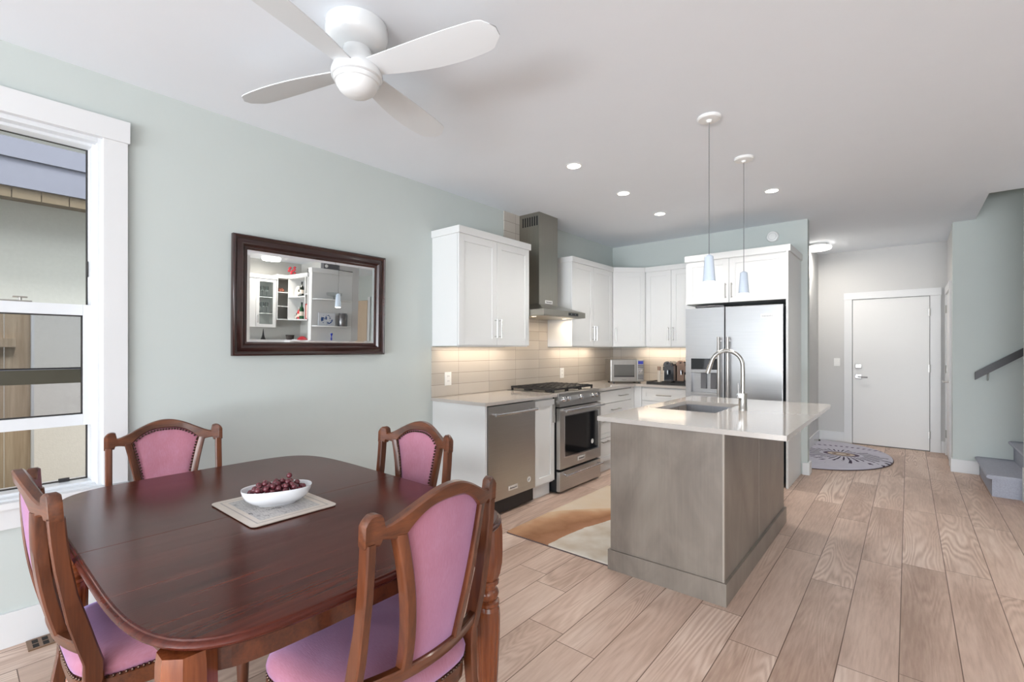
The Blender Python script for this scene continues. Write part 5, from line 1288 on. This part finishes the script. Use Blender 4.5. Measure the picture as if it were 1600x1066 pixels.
MB().lathe([(0.03, 0), (0.03, 0.012), (0.012, 0.03), (0.010, 0.05), (0.016, 0.065), (0.009, 0.085), (0.010, 0.12), (0.022, 0.15), (0.02, 0.165), (0, 0.16)], (1.76, 4.24, 1.25), 18).build('stem', W['blue'], t, True)
t2 = bpy.data.objects['tall_shelf_panel']; MB().prism(pl, 'z', 1.23, 1.25).build('curved_shelf', W['cab'], t2)
t = thing('bread_box', 'white box on the bar counter in the mirror', 'box', (2.77, 3.525, MZ)); MB().box(2.70, 2.90, 3.36, 3.69, MZ, MZ + 0.03, 0.004).build('case', W['ceramic'], t)
t = thing('tower_figurine', 'small dark lattice tower figurine on the white box in the mirror', 'figurine', (2.78, 3.47, MZ + 0.03))
c = MB(); c.loft([[(2.78 + sx * a, 3.47 + sy * a, MZ + 0.03 + z) for sx, sy in ((1, 1), (-1, 1), (-1, -1), (1, -1))] for a, z in ((0.036, 0), (0.022, 0.04), (0.012, 0.09), (0.005, 0.17), (0.002, 0.20))]); c.build('tower', W['iron'], t)
t = thing('wicker_basket', 'dark wicker basket on the bar counter in the mirror', 'basket', (2.74, 3.93, MZ)); MB().lathe([(0.055, 0), (0.075, 0.13), (0.07, 0.13), (0.05, 0.01)], (2.74, 3.93, MZ), 20).build('weave', W['wicker'], t, True)
t = thing('red_serving_dish', 'red boat-shaped dish on the bar counter in the mirror', 'dish', (2.15, 3.90, MZ))
c = MB(); c.loft([[(2.15 + 0.17 * a * math.cos(2 * PI * k / 24), 3.90 + 0.07 * a * math.sin(2 * PI * k / 24), MZ + z) for k in range(24)] for a, z in ((0.6, 0.0), (0.9, 0.035), (1.0, 0.07), (0.95, 0.07), (0.6, 0.10), (0.2, 0.12))]); c.build('dish', W['red'], t, True)
for k, (x, y) in enumerate(((2.56, 3.92), (2.47, 3.90), (2.40, 3.93))):
    t = thing('cup', ['small white cup nearest the wicker basket in the mirror', 'middle small white cup on the bar counter in the mirror', 'small white cup nearest the red dish in the mirror'][k], 'cup', (x, y, MZ), 'cups on the bar counter')
    MB().lathe([(0.022, 0), (0.03, 0.05), (0.027, 0.05), (0.018, 0.006)], (x, y, MZ), 18).build('bowl', W['ceramic'], t, True)
for k in range(6):
    y = 3.42 + 0.075 * (k % 3); z = 2.056 if k < 3 else 1.761
    t = thing('wine_glass', '%s wine glass on the %s shelf behind the glass door in the mirror' % (('left', 'middle', 'right')[k % 3], 'upper' if k < 3 else 'lower'), 'wine glass', (2.92, y, z), 'wine glasses behind the glass door')
    MB().lathe([(0.03, 0), (0.004, 0.006), (0.004, 0.08), (0.03, 0.11), (0.032, 0.15), (0.026, 0.18)], (2.92, y, z), 18, cap=False).build('goblet', W['cabglass'], t, True)
for z_ in (2.335, 2.03, 1.735): area('cabinet_fill', (2.82, 3.51, z_), (0, 0, 0), 0.02, 0.24, 0.28, (1.0, 0.95, 0.88))  # added fill lights under the shelves, brighten the dark cabinet interior
# beige interior door in the passage behind the nook
d3 = bpy.data.objects.new('door_3', None); COL.objects.link(d3); d3.location = (3.45, 5.97, 0); d3['kind'] = 'structure'; ORIGIN['door_3'] = Vector(d3.location)
MB().box(3.44, 3.88, 5.945, 5.975, 0.01, 2.17, 0.002).build('door_slab', W['tan'], d3)
MB().box(3.34, 3.44, 5.955, 5.979, 0, 2.25, 0.002).build('door_casing', W['trim'], d3)
